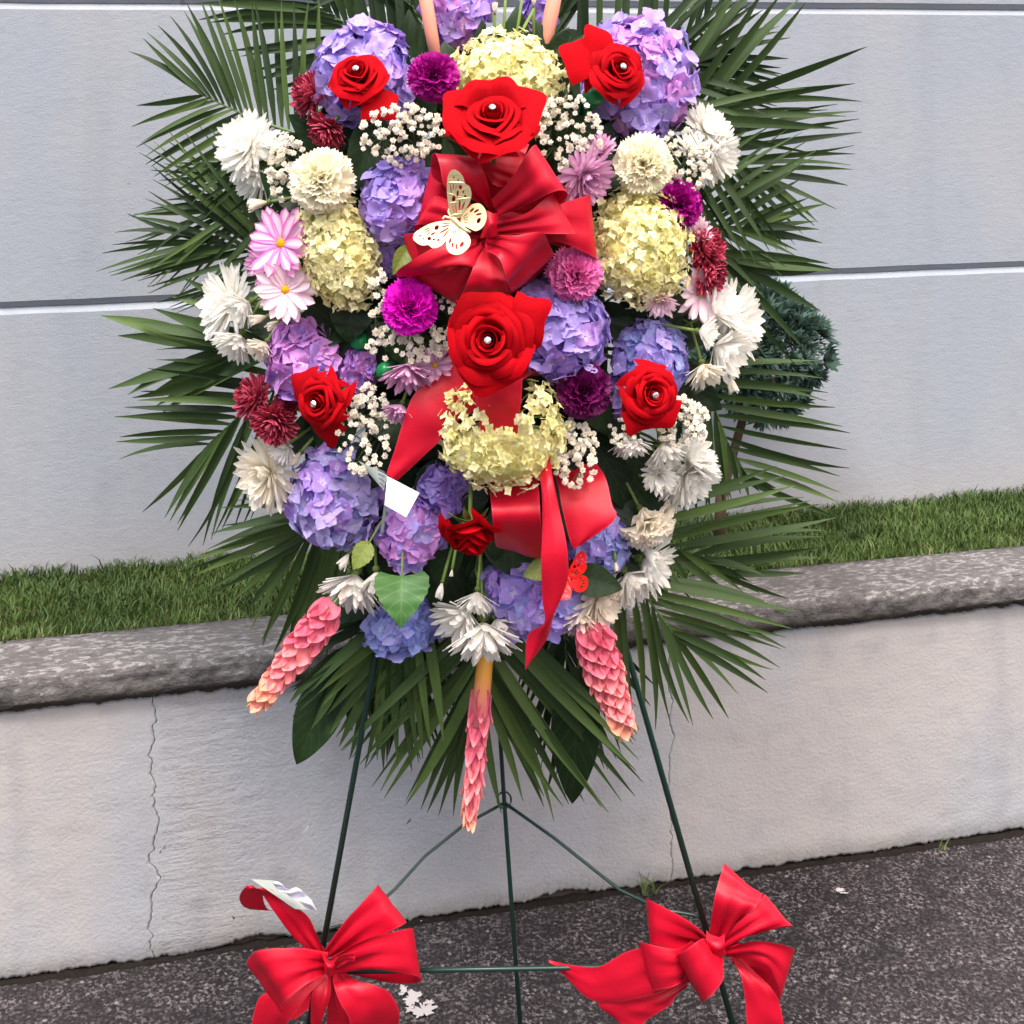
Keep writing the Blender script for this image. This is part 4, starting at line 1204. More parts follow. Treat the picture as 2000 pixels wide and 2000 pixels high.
while k < 215:
    u, v = (R.uniform(530, 1370), R.uniform(10, 1240)) if k < 190 else (R.uniform(680, 1230), R.uniform(1060, 1190))
    if k < 190 and ((u - 945) / 410) ** 2 + ((v - 640) / 590) ** 2 > 1: continue
    q = math.atan2(v - 650, u - 945) + R.gauss(0, .5)
    L = R.uniform(110, 190); Y = dome(u, v) + R.uniform(.05, .12)
    leaf('dark green filler leaf tucked into the foam behind the blooms', (u - math.cos(q) * L * .5, v - math.sin(q) * L * .5), (u + math.cos(q) * L * .5, v + math.sin(q) * L * .5),
         R.uniform(66, 104), Y + .01, Y - .005, SALAL, 'filler_leaf', 'leaf', fold=R.uniform(.1, .3), twist=R.uniform(-30, 30), group='filler leaves behind the blooms', stem=False)
    k += 1

# ---- hydrangeas
hydrangea('periwinkle hydrangea head behind the red rose nearest the pair of crimson mums', 718, 150, 102, 118, 8, [BLUE_A, BLUE_A, BLUE_C], 78, 62, a=110, t=15)
hydrangea('violet hydrangea cut by the top edge between the peach ginger stems', 892, 12, 66, 92, 0, [BLUE_C, LILAC], 44, 62, a=90, t=15, Yo=.03)
hydrangea('small violet hydrangea beside the tall green mum stems at the top edge', 1052, 26, 36, 66, 0, [BLUE_C], 24, 52, a=90, t=10, Yo=.04)
hydrangea('large violet hydrangea behind the red rose that has a petal reaching out sideways', 1246, 154, 116, 130, -10, [BLUE_C, BLUE_A, LILAC], 92, 62, a=70, t=12)
hydrangea('tall violet hydrangea between the upper cream cone and the big red bow', 780, 392, 76, 92, 0, [BLUE_A, BLUE_C], 58, 66, a=120, t=10, Yo=-.01)
hydrangea('narrow violet hydrangea tuft under the tall one at the edge of the big bow', 756, 478, 34, 66, 12, [BLUE_C], 24, 50, a=180, t=15, Yo=.02)
hydrangea('periwinkle hydrangea head touching the middle rose, below the rose pink carnation', 1092, 642, 102, 106, 20, [BLUE_A, BLUE_A, BLUE_C], 74, 62, a=0, t=10, Yo=-.02)
hydrangea('lilac pink hydrangea behind the rose with a green stem tube', 596, 702, 80, 86, 30, [LILAC, LILAC, BLUE_C], 50, 68, a=160, t=12)
hydrangea('small lilac hydrangea tuft beside the green stem tube', 700, 724, 36, 48, 0, [LILAC, BLUE_C], 16, 60, a=0, t=8, Yo=.01)
hydrangea('blue violet hydrangea behind the rose under the white mum cluster', 1268, 700, 80, 84, 0, [BLUE_A, BLUE_B, BLUE_A], 66, 48, a=20, t=12, Yo=.01)
hydrangea('small shaded violet hydrangea beside the dark purple carnation', 1205, 770, 30, 52, 0, [BLUE_C], 20, 46, a=-90, t=10, Yo=.02)
hydrangea('dusty blue hydrangea between the big white mum and the white card', 655, 966, 96, 100, -15, [DUSK, DUSK, BLUE_C], 86, 52, a=200, t=18)
hydrangea('purple hydrangea under the white card, next to the upside down rose', 806, 1036, 66, 78, -28, [BLUE_C, LILAC, BLUE_A], 48, 60, a=-110, t=15)
hydrangea('violet hydrangea tucked under the lower cream hydrangea beside the ribbon', 872, 950, 56, 58, 0, [BLUE_C, BLUE_A], 28, 62, a=-90, t=10, Yo=.02)
hydrangea('violet to blue hydrangea crossed by the long straight red ribbon tail', 1040, 1160, 104, 82, -12, [BLUE_C, BLUE_A, BLUE_B], 70, 60, a=-90, t=22)
hydrangea('blue violet hydrangea under the square cut red ribbon tail', 1172, 1054, 70, 70, 35, [BLUE_A, BLUE_B], 54, 50, a=-40, t=20, Yo=.01)
hydrangea('sky blue hydrangea at the bottom under the bright green heart leaf', 785, 1222, 78, 56, 10, [BLUE_B], 46, 54, a=-90, t=25)

hydrangea('cream panicle hydrangea at the top behind the rose with turned up petals', 990, 168, 114, 112, 0, [CREAM, CREAM, LIME], 240, 26, a=90, t=15, style='pointed', Yo=.0)
hydrangea('cream panicle hydrangea cone below the bright white carnation', 664, 488, 78, 118, 18, [CREAM, CREAM, LIME], 230, 24, a=200, t=10, style='pointed', Yo=-.02)
hydrangea('plump cream panicle hydrangea beside the deep magenta carnation and crimson mums', 1248, 480, 100, 118, 4, [CREAM, LIME, CREAM], 270, 25, a=10, t=10, style='pointed', Yo=-.02)
def crescent(p, d):
    return p
hydrangea('hollow topped lime cream hydrangea under the middle rose with ribbon below it', 980, 838, 130, 118, 0, [LIME, CREAM, LIME], 290, 25, a=-90, t=18, style='pointed', Yo=-.055,
          mask=lambda d: not (abs(d.x + .02) < .52 and d.y > .50 - .2 * (abs(d.x) < .25)))

# ---- roses
def rs(label, u, v, a, t, size, roll, glabel=None, gz=.70, **kw):
    th, M, Rr = rose(label, u, v, a, t, size, roll, **kw)
    if glabel: gem(glabel, M, Rr, gz)
rs('red rose with one petal hanging down in front of the periwinkle hydrangea beside crimson mums', 697, 142, 105, 40, 126, 20, 'rhinestone pin in the rose beside the upper crimson mums',
   openness=.88, extra=[(195, 1.3, .0, .35, .62, .14)], stem_to=pt(760, 230, 1.88))
rs('red rose with a wide petal reaching sideways above a green stem tube', 1212, 134, 40, 32, 120, 0, 'rhinestone pin in the rose above the green stem tube',
   openness=.95, extra=[(78, 1.65, .30, .05, .62, .14), (40, 1.35, .40, .02, .6, .16)], stem_to=pt(1160, 190, 1.84))
rs('large red rose resting on top of the big red bow', 962, 222, 92, 44, 160, 0, 'rhinestone pin in the rose on top of the big bow', Yo=-.07, openness=1.02,
   extra=[(66, 1.16, .50, .02, .8, .14), (-66, 1.16, .50, .02, .8, .14), (24, .92, .72, -.05, .85, .08), (-26, .92, .70, -.05, .85, .08)], tall=.95)
rs('largest red rose, wide open and facing front between the bow and the lower cream hydrangea', 955, 664, 200, 8, 168, 10, 'rhinestone pin in the wide open rose below the bow', Yo=-.07, openness=1.0,
   extra=[(-75, 1.24, .34, .05, .62, .22), (20, 1.02, .36, .08, .9, .12), (165, 1.04, .3, .1, .85, .14)])
rs('red rose on a bare stem in a green tube, turned towards the crimson mums', 620, 786, 200, 36, 122, 0, 'rhinestone pin in the rose turned towards the crimson mums',
   openness=.86, extra=[(60, 1.12, .25, .15, .7, .2), (185, 1.2, .1, .25, .62, .22)], stem_to=pt(745, 728, 1.80))
rs('red rose below the white mum cluster in front of the blue violet hydrangea', 1276, 770, -20, 20, 118, 0, 'rhinestone pin in the rose below the white mum cluster',
   openness=.92, extra=[(-150, 1.08, .3, .15, .8, .16), (160, 1.18, .2, .2, .65, .2)], stem_to=pt(1170, 725, 1.86))
rs('red rose hanging upside down beside the loop of ribbon, without a pin', 918, 1046, -90, 72, 118, 0, None, openness=1.05, tall=1.45, outer_n=4, skip=((6, 1), (5, 2)))

# ---- green water tubes
def wtube(label, a, b, r, Ya, Yb):
    A, B = pt(*a, Ya), pt(*b, Yb)
    t = thing('water_tube', label, 'water tube', Matrix.Translation(A))
    d = B - A; rr = r / F * Ya
    obj('vial', MB().tube([(0, 0, 0), d * .5, d], rr, rr * .8, 12).mesh('vial', TUBE), t)
    dn = d.normalized()
    obj('cap', MB().tube([-dn * .006, dn * .004], rr * 1.15, None, 12).mesh('cap', TUBE), t)
    obj('cap_rim', MB().tube([dn * .005, dn * .008], rr * 1.2, None, 12).mesh('cap_rim', TUBE), t)
wtube('green plastic water tube on the stem of the rose turned to the crimson mums', (752, 724), (800, 700), 14, 1.78, 1.92)
wtube('green plastic water tube between the dark veined leaf and the lilac hydrangea', (702, 666), (760, 690), 15, 1.80, 1.92)
wtube('green plastic water tube under the rose with the sideways petal', (1160, 186), (1120, 240), 18, 1.80, 1.93)

# ---- carnations
carnation('bright magenta carnation beside the big bow, over baby\'s breath', 797, 602, 200, 12, 108, MAGE, -.03)
carnation('deep magenta carnation between the top cream hydrangea and the periwinkle hydrangea', 846, 146, 100, 15, 96, DMAG)
carnation('deep magenta carnation peeping out between the plump cream hydrangea and the palm', 1332, 398, 10, 35, 98, DMAG, .01)
carnation('dark purple carnation between the lime cream hydrangea and the rose below the mums', 1140, 768, -60, 14, 106, PURP, .0)
carnation('rose pink carnation between the big bow and the plump cream hydrangea', 1126, 534, 30, 14, 104, PINKC)
carnation('bright white carnation crowning the cream cone hydrangea', 624, 350, 150, 18, 124, CARNW, -.03)
carnation('creamy white carnation above the plump cream hydrangea', 1262, 318, 20, 18, 116, CARNW, -.01)
carnation('flattened ivory carnation seen edge on above the drooping white mums near the lawn', 1272, 1034, -62, 84, 112, IVORY, .02)

# ---- chrysanthemums: white and ivory
G = None
W = lambda lab, u, v, a, t, size, kind='full', mat=WHITE, Yo=0, k=.42: mum('chrysanthemum', lab, u, v, a, t, size, mat, kind, Yo, stem_k=k)
W('large white mum at the top of the cluster near the crossing palm leaflets, facing outward', 474, 282, 160, 48, 118, 'full')
W('white mum seen from the side below the top outward facing one, petals drooping', 488, 350, 205, 62, 96, 'cup', WHITE, .01)
W('small white mum standing upright behind the top outward facing one', 540, 276, 85, 62, 62, 'cup', WHITE, .03)
W('half shut ivory mum seen from the side just above the pink-edged daisies', 505, 398, 190, 74, 58, 'bud', IVORY, .0)
W('tall white mum facing the wall beside the pale pink daisy, biggest of its cluster', 434, 592, 172, 64, 132, 'full')
W('white mum seen from behind below the pale pink daisy, nearest to it', 468, 604, 215, 70, 74, 'cup', WHITE, -.01)
W('white mum drooping at the bottom of the cluster above the broad palm leaflets', 456, 676, 240, 68, 84, 'cup', WHITE, -.01)
W('small ivory mum in the gap between the white cluster and the lilac hydrangea', 506, 622, 195, 70, 50, 'bud', IVORY, .01)
W('ivory mum showing its back beside the lilac hydrangea', 508, 684, 235, 68, 60, 'cup', IVORY, .0)
W('tiny ivory mum over the lilac hydrangea', 534, 634, 215, 60, 40, 'bud', IVORY, .01)
W('big white mum beside the dusty blue hydrangea, facing the palm', 512, 930, 210, 52, 128, 'full', IVORY, -.01)
W('small white mum with a greenish heart above the dusty blue hydrangea', 550, 876, 215, 50, 56, 'cup', WHITE)
W('half hidden ivory mum between the small white one and the dusty blue hydrangea', 578, 894, 230, 60, 48, 'bud', IVORY, .02)
W('large white mum under the large violet hydrangea, topmost of its cluster', 1386, 248, 40, 52, 92, 'full')
W('white mum drooping outward under the top one beside baby\'s breath', 1412, 302, -15, 62, 96, 'cup', WHITE, .0)
W('small white mum among baby\'s breath beside the creamy white carnation', 1354, 286, 60, 42, 60, 'cup', WHITE, -.01)
W('white mum with long petals hanging under the baby\'s breath near the palm lattice', 1392, 336, -40, 70, 70, 'cup', IVORY, .02)
W('white mum fanning out towards the conifer shrub, topmost of its cluster', 1414, 592, 30, 70, 108, 'cup')
W('largest white mum in front of the conifer shrub, turned away from the spray', 1446, 626, 0, 64, 132, 'full')
W('white mum hanging in front of the conifer shrub below the largest one', 1426, 692, -30, 70, 116, 'cup', WHITE, -.01)
W('small white mum seen from behind in the gap beside the blue violet hydrangea', 1384, 650, -10, 70, 62, 'cup', WHITE, -.02)
W('half shut ivory mum over the rose below the mum cluster', 1378, 733, -75, 68, 72, 'cup', IVORY, -.01)
W('small ivory mum lowest in front of the conifer shrub', 1428, 748, -80, 70, 50, 'bud', IVORY, .0)
W('small drooping white mum beneath the baby\'s breath and the rose', 1234, 876, -80, 78, 70, 'cup')
W('white mum opening downward beside the cluster nearest the level palm leaflets', 1304, 890, -70, 76, 84, 'cup')
W('white mum with petals raised towards the palm under greenish baby\'s breath', 1366, 884, 25, 68, 100, 'cup')
W('big white mum of the lower cluster beside the dark oval leaf', 1352, 938, -48, 58, 112, 'full')
W('small white mum with a yellow heart touching the dark oval leaf', 1288, 934, -80, 34, 62, 'cup')
W('withered ivory mum under the big white one above the ivory carnation', 1314, 988, -110, 68, 44, 'bud', IVORY, .02)
W('half open white mum under the ivory carnation on a bare stem', 1270, 1082, -40, 66, 62, 'bud')
W('white mum over the coping stone with petals thrown outward', 1284, 1110, -25, 72, 104, 'cup')
W('drooping white mum beneath the outward thrown one, over the coping stone', 1240, 1146, -55, 74, 96, 'cup')
W('lone ivory bud beside the dark oval leaf', 1203, 1106, -85, 70, 26, 'bud', IVORY)
W('cream mum beside the second pink ginger and the dark leaf', 1178, 1180, -35, 58, 104, 'full', IVORY)
W('cream mum just above the second pink ginger', 1132, 1220, -100, 74, 84, 'cup', IVORY, -.01)
W('big white mum beside the bright green heart leaf, facing down', 684, 1160, -105, 76, 116, 'cup')
W('white mum partly covered by the bright green heart leaf', 736, 1146, -85, 78, 84, 'cup', WHITE, .01)
W('small white bud beside the lobed mum leaf', 674, 1094, -120, 68, 46, 'bud')
W('long white bud hanging between the heart leaf and the bottom mums', 860, 1152, -105, 72, 44, 'bud')
W('tiny white bud on the stem over the long bud', 882, 1118, -100, 72, 20, 'bud', IVORY)
W('large white mum at the bottom beside the sky blue hydrangea', 896, 1222, -125, 66, 112, 'cup')
W('widest white mum at the very bottom, just above the yellow ginger stalk', 944, 1258, -88, 76, 124, 'cup', WHITE, -.03)
W('small white mum hanging between the bottom mums and the upside down rose', 930, 1180, -95, 78, 70, 'cup')
W('white mum bud hanging beside the ribbon tip at the bottom', 976, 1230, -65, 78, 66, 'cup')
W('white bud among tall green stems at the top edge', 966, 16, 90, 70, 30, 'bud', IVORY)
W('greenish bud beside the small violet hydrangea at the top edge', 1042, 4, 90, 70, 26, 'bud', IVORY)

# ---- daisies
D = lambda lab, u, v, a, t, size, mat, kind='daisy', Yo=-.01: mum('daisy', lab, u, v, a, t, size, mat, kind, Yo, cat='daisy')
D('vivid pink-edged daisy with a yellow centre beside the cream cone', 546, 474, 165, 34, 122, PINKD)
D('pink daisy mostly hidden under the vivid pink-edged one', 512, 516, 200, 48, 74, PINKD, 'cup', .0)
D('pale pink daisy with a yellow centre facing front above the lilac hydrangea', 556, 566, 190, 14, 104, PALED)
D('pale pink daisy hanging face down beside the green stem tube', 794, 738, -95, 66, 92, MAUVE, 'cup')
D('pale pink daisy with its yellow centre peeping out beside the wide open rose', 848, 712, 120, 34, 72, MAUVE, 'daisy', .02)
D('small mauve daisy seen from the side at the edge of the ribbon tail', 778, 808, -110, 70, 60, MAUVE, 'cup')
D('mauve mum drooping between the big bow and the creamy white carnation', 1148, 350, -40, 44, 108, MAUVE, 'full')
D('small dusky mauve mum half hidden in the baby\'s breath', 1172, 286, 90, 50, 60, MAUVE, 'cup', .01)
D('pale pink daisy behind the crimson mums beside the plump cream hydrangea', 1372, 572, -20, 40, 100, PALED, 'daisy', .01)
D('pale pink daisy mostly hidden under the plump cream hydrangea', 1290, 594, -90, 40, 60, PALED, 'cup', .0)
D('pale pink petals peeping out above the crimson mums', 1366, 450, 60, 40, 54, PALED, 'cup', .01)

# ---- crimson mums
K = lambda lab, u, v, a, t, size, Yo=0.0: mum('chrysanthemum', lab, u, v, a, t, size, CRIM, 'pom', Yo)
K('crimson mum at the edge of the periwinkle hydrangea, higher of the pair', 602, 182, 160, 62, 84)
K('crimson mum below its twin at the edge of the periwinkle hydrangea', 635, 258, 230, 60, 76)
K('crimson mum facing the palm, uppermost of the trio beside the lower rose', 490, 774, 165, 62, 84)
K('wide open crimson mum, lowest of the trio beside the lower rose', 534, 830, -120, 44, 84, -.01)
K('shaded crimson mum squeezed between its two neighbours and the lower rose', 556, 790, 160, 40, 56, .03)
K('crimson mum beside the plump cream hydrangea, upper of two', 1382, 486, 15, 48, 84)
K('crimson mum beside the plump cream hydrangea, lower of two', 1386, 540, -30, 52, 78)

# ---- ginger
ginger('pink torch ginger head beside the big white mum, leaning over the coping stone', (642, 1195), (492, 1388), 62, 60, [(G_DEEP, 0), (G_PINK, .42), (G_PEACH, .80)], 1.80, 1.74, r_end=.6)
ginger('thick pink torch ginger head pointing down beside the easel leg', (1156, 1238), (1222, 1432), 70, 66, [(G_DEEP, 0), (G_PINK, .35), (G_PEACH, .86)], 1.80, 1.76, r_end=.7)
ginger('slim ginger with a yellow stalk hanging straight down at the bottom centre', (948, 1285), (914, 1630), 60, 40, [(G_YEL, 0), (G_DEEP, .1), (G_PINK, .66), (G_PEACH, .92)], 1.86, 1.80, slim=True, r_end=.85, start=.27, stem_k=.12)
ginger('peach ginger stem rising past the periwinkle hydrangea at the top edge', (848, 96), (800, -190), 46, 8, [(G_PEACH, 0), (G_PINK, .2)], 1.84, 1.82, slim=True, stem_k=.15, start=.5)
ginger('pink ginger stem rising beside the small violet hydrangea at the top edge', (1062, 98), (1120, -190), 50, 8, [(G_PEACH, 0), (G_PINK, .2)], 1.86, 1.84, slim=True, stem_k=.15, start=.5)

# tall green stems of mums at the top edge
def twig(label, pts, Y, r=.0028):
    A = pt(*pts[0], Y)
    t = thing('flower_stem', label, 'stem', Matrix.Translation(A))
    obj('stem', MB().tube([tuple(pt(x, y, Y) - A) for x, y in pts], r, r * .8, 6).mesh('stem', STEM), t)
twig('tall green stem rising behind the top cream hydrangea under the white bud', [(968, 110), (966, 60), (964, 24)], 1.83)
twig('slanting green stem crossing behind the top cream hydrangea', [(1000, 110), (1012, 50), (1022, -20)], 1.83)
twig('upright green stem beside the violet hydrangea at the top edge', [(980, 110), (985, 40), (988, -20)], 1.84)
twig('short green stem leaning over the top of the cream hydrangea', [(1000, 105), (1025, 50), (1043, 18)], 1.82)

# ---- baby's breath
breath('baby\'s breath cloud between the rose with the hanging petal and the rose on the bow', 785, 262, 84, 62, 72)
breath('baby\'s breath beside the bright white carnation under the top white mums', 562, 332, 38, 68, 46)
breath('baby\'s breath cloud under the rose with the sideways petal beside the top cream hydrangea', 1112, 266, 66, 84, 66)
breath('baby\'s breath around the small white mum beside the creamy white carnation', 1340, 316, 54, 66, 50, 14)
breath('baby\'s breath under the bright magenta carnation', 800, 668, 88, 36, 44, 16)
breath('loose baby\'s breath between the magenta carnation and the wide open rose', 866, 612, 22, 60, 10, 16)
breath('few sprigs of baby\'s breath above the magenta carnation under the cream cone', 738, 590, 18, 70, 12, 17)
breath('baby\'s breath cloud between the lower rose and the red ribbon tail', 712, 838, 54, 84, 66)
breath('baby\'s breath beside the lime cream hydrangea above the square cut ribbon tail', 1122, 884, 46, 66, 66, 14)
breath('greenish baby\'s breath behind the rose below the mum cluster', 1332, 826, 54, 50, 60, 14)
breath('thin baby\'s breath hanging under the rose below the mum cluster', 1222, 846, 34, 30, 22, 12)

# ---- the big bow and its tails
KN = pt(959, 440, 1.70)
bow = thing('ribbon_bow', 'big red satin bow in the middle of the spray with long tails hanging below', 'bow', Matrix.Translation(KN))
Dc = lambda x, y: (700 + x * .2588, 250 + y * .2588)
Jc = lambda x, y: (820 + x * .2588, 900 + y * .2588)
Fc = lambda x, y: (380 + x * .2588, 550 + y * .2588)
def loop(name, rows, conv=Dc, Y=1.64, par=None, O=None, n=44, crown=.002):
    return ribbon(name, rows, par or bow, O if O is not None else KN, conv, Y, n, 8, crown)
def back(rows, dy, k=.85, sc=.2588, sh=(0, 0)):
    """A loop: the rows of its front half, a rounded fold of thickness dy, and the hidden half running back to the knot."""
    a, p, e = rows[0], rows[-2], rows[-1]
    d = [e[i] - p[i] for i in range(4)]
    la, lb = max(1, math.hypot(d[0], d[1])), max(1, math.hypot(d[2], d[3]))
    rpx = dy / 2 * F / 1.68 / sc * .8
    dl = [d[0] / la, d[1] / la, d[2] / lb, d[3] / lb]
    ra, rb = min(rpx, la * .7), min(rpx, lb * .7)
    rr = [ra, ra, rb, rb]
    base = [e[i] - dl[i] * rr[i] for i in range(4)]
    out = list(rows[:-1])
    for th in (0, 32, 60, 90, 120, 150, 180):
        q = rad(th)
        w = (1 - math.cos(q)) / 2
        out.append(tuple(base[i] + dl[i] * rr[i] * math.sin(q) + sh[i % 2] * w for i in range(4)) + (e[4] + dy / 2 * (1 - math.cos(q)),))
    out.append(tuple(base[i] + (a[i] - base[i]) * .5 + sh[i % 2] * .7 for i in range(4)) + (e[4] + (a[4] - e[4]) * .4 + dy * .9,))
    out.append(tuple(base[i] + (a[i] - base[i]) * k for i in range(4)) + (a[4] + dy * .35,))
    return out
loop('bow_loop', back([(1300, 700, 1300, 850, .02), (1560, 560, 1560, 880, .02), (1750, 500, 1800, 985, .03)], .05), Y=1.67)
loop('bow_loop', back([(900, 560, 1010, 600, .03), (640, 420, 960, 360, .0), (590, 165, 880, 185, 0)], .06, sh=(-60, 60)), Y=1.65)
loop('bow_loop', [(880, 300, 1230, 560, .02), (850, 215, 1290, 360, .02), (880, 150, 1330, 190, .03)], Y=1.68)
loop('bow_loop', back([(1000, 560, 1080, 670, .03), (1190, 330, 1330, 560, .0), (1335, 85, 1565, 437, -.01)], .055, sh=(30, 110)), Y=1.63)
loop('bow_loop', back([(1000, 700, 1020, 820, .03), (1270, 640, 1330, 790, .0), (1475, 495, 1645, 800, -.005)], .05), Y=1.64)
loop('bow_loop', back([(970, 640, 960, 760, .03), (720, 560, 740, 780, .0), (560, 520, 430, 740, .0), (500, 640, 420, 890, .02)], .05), Y=1.655)
loop('bow_loop', back([(880, 850, 960, 900, .03), (600, 890, 870, 1050, .0), (255, 1088, 640, 1046, .0)], .05, sh=(60, 60)), Y=1.65)
loop('bow_loop', back([(930, 900, 960, 950, .03), (640, 1040, 875, 1060, .01), (400, 1115, 730, 1330, .02)], .04), Y=1.66)
loop('bow_loop', back([(975, 800, 955, 890, .03), (1180, 810, 1065, 980, -.005), (1400, 790, 1120, 1160, -.005), (1480, 960, 1165, 1245, .02)], .04), Y=1.64)
loop('bow_loop', [(925, 880, 1050, 930, .03), (850, 1090, 1110, 1140, .0), (740, 1340, 1130, 1250, .02)], Y=1.65)
ribbon('bow_knot', [(930, 610, 1060, 640, 0), (950, 720, 1045, 720, -.01), (920, 830, 1050, 800, 0)], bow, KN, Dc, 1.655, 10, 6, .012)
loop('bow_loop', back([(980, 640, 1060, 660, .05), (900, 380, 1180, 400, .035), (840, 130, 1290, 120, .03)], .05), Y=1.69)
loop('bow_loop', back([(960, 760, 1000, 840, .05), (620, 760, 760, 1020, .035), (330, 800, 420, 1130, .03)], .05), Y=1.69)
loop('bow_loop', back([(980, 860, 1060, 800, .05), (1050, 1100, 1320, 880, .04), (1130, 1270, 1500, 1010, .035)], .05), Y=1.69)
loop('bow_loop', back([(960, 700, 980, 780, .05), (700, 420, 620, 700, .035), (560, 250, 440, 700, .03)], .05), Y=1.69)
loop('bow_loop', back([(1030, 640, 1060, 760, .05), (1380, 380, 1420, 700, .035), (1540, 420, 1650, 720, .03)], .05), Y=1.69)
# tails
ribbon('bow_tail', [(880, 690, 1060, 720, .03), (846, 740, 960, 780, .02), (804, 778, 884, 830, 0), (770, 880, 866, 853, 0), (755, 925, 776, 938, 0.0)], bow, KN, I_, 1.70, 18, 6, .004)
ribbon('bow_tail', [(950, 700, 1020, 700, .0), (930, 760, 1020, 760, .0), (940, 850, 1010, 850, .02)], bow, KN, I_, 1.68, 12, 6, .004)
ribbon('bow_tail', [(1010, 690, 1060, 690, .03), (1000, 730, 1070, 735, .04)], bow, KN, I_, 1.72, 6, 6, .004)
ribbon('bow_tail', [(520, 60, 880, 60, .05), (530, 260, 900, 230, .01), (545, 400, 910, 400, -.015), (560, 560, 925, 560, .005), (590, 655, 925, 730, .05), (640, 600, 900, 690, .09)], bow, KN, Jc, 1.70, 20, 8, .003)
ribbon('bow_tail', [(880, 60, 980, -60, .03), (910, 160, 1000, 80, .0), (925, 480, 1060, 400, -.02), (915, 800, 1115, 690, -.03), (925, 1050, 1110, 930, -.02), (935, 1220, 1010, 1170, -.01), (825, 1300, 965, 1330, .01), (795, 1562, 800, 1566, .02)], bow, KN, Jc, 1.67, 34, 6, .006)
ribbon('bow_tail', [(1010, 60, 1330, 20, .05), (1045, 190, 1405, 140, .02), (1070, 340, 1450, 330, .0), (1120, 560, 1480, 432, -.01), (1150, 655, 1210, 640, -.01)], bow, KN, Jc, 1.72, 16, 6, .003)

# ---- gold and red butterflies
def ell(cx, cy, rx, ry, ang, n=10):
    a = rad(ang)
    return [(cx + math.cos(q) * rx * math.cos(a) - math.sin(q) * ry * math.sin(a), cy + math.cos(q) * rx * math.sin(a) + math.sin(q) * ry * math.cos(a)) for q in [6.2832 * k / n for k in range(n)]]
def smooth_poly(P, n=46):
    return [tuple(p) for p in catmull(list(P) + [P[0]], n)[:-1]]
WINGS = [
 ('wing', [(960, 1050), (945, 600), (990, 330), (1060, 215), (1130, 190), (1220, 230), (1310, 340), (1360, 490), (1420, 515), (1460, 620), (1450, 760), (1390, 870), (1260, 1040), (1180, 1130), (1060, 1130)],
  [(1070, 760, 38, 60, 20), (1165, 655, 24, 66, 12), (1235, 540, 38, 44, 0), (1287, 632, 22, 28, 0), (1322, 720, 26, 28, 0), (1112, 350, 18, 28, 20), (1200, 405, 16, 30, 20), (1045, 975, 13, 80, -12), (1102, 955, 14, 95, 0), (1185, 890, 22, 115, 8), (1262, 905, 18, 100, 28), (1030, 560, 11, 100, 0), (1085, 530, 11, 70, 8), (1140, 545, 9, 50, 22)], (0, -.012)),
 ('wing', [(1180, 1120), (1240, 1030), (1350, 920), (1460, 850), (1590, 850), (1690, 940), (1740, 1100), (1710, 1250), (1620, 1370), (1500, 1415), (1390, 1370), (1290, 1320), (1190, 1260)],
  [(1420, 980, 24, 62, 50), (1520, 1000, 24, 66, 60), (1570, 1070, 24, 68, 78), (1568, 1200, 40, 64, 28), (1285, 1080, 10, 62, 55), (1288, 1135, 9, 56, 70), (1292, 1180, 9, 58, 90), (1297, 1237, 9, 62, 105)], (.012, 0)),
 ('wing', [(1060, 1170), (980, 1180), (800, 1190), (560, 1240), (340, 1350), (200, 1470), (185, 1560), (260, 1640), (380, 1700), (530, 1700), (580, 1750), (700, 1745), (800, 1690), (870, 1610), (960, 1480), (1060, 1320)],
  [(675, 1330, 44, 56, 30), (605, 1455, 20, 60, 60), (525, 1560, 42, 42, 0), (622, 1582, 24, 26, 0), (712, 1590, 24, 28, 0), (330, 1498, 18, 26, 30), (403, 1565, 14, 24, 30), (865, 1245, 12, 92, 88), (855, 1300, 15, 92, 76), (835, 1390, 18, 130, 60), (868, 1460, 15, 112, 40), (470, 1360, 12, 84, 68), (490, 1400, 11, 82, 56), (505, 1450, 10, 70, 42)], (-.012, 0)),
 ('wing', [(1040, 1290), (970, 1400), (885, 1600), (880, 1720), (950, 1850), (1070, 1900), (1190, 1890), (1300, 1820), (1380, 1720), (1395, 1600), (1350, 1500), (1270, 1420), (1190, 1280)],
  [(963, 1610, 24, 60, 15), (1015, 1700, 22, 64, 8), (1097, 1730, 20, 68, -6), (1212, 1690, 36, 64, 32), (1022, 1440, 12, 66, 8), (1070, 1420, 9, 66, 0), (1115, 1420, 9, 66, -10), (1170, 1410, 9, 66, -24)], (0, .012)),
]
def plate(outer, holes, fn, th, mat, name):
    polys = [outer] + holes
    flat = [p for q in polys for p in q]
    tris = tessellate_polygon([[Vector((x, y, 0)) for x, y in q] for q in polys])
    bm = MB(); n = len(flat)
    for dz in (0, th):
        for p in flat: bm.v.append(tuple(fn(p[0], p[1], dz))); bm.uv.append((0, 0))
    for t in tris: bm.f += [tuple(t), tuple(i + n for i in reversed(t))]
    b = 0
    for q in polys:
        m = len(q)
        for i in range(m): bm.f.append((b + i, b + (i + 1) % m, n + b + (i + 1) % m, n + b + i))
        b += m
    return bm.mesh(name, mat, False)
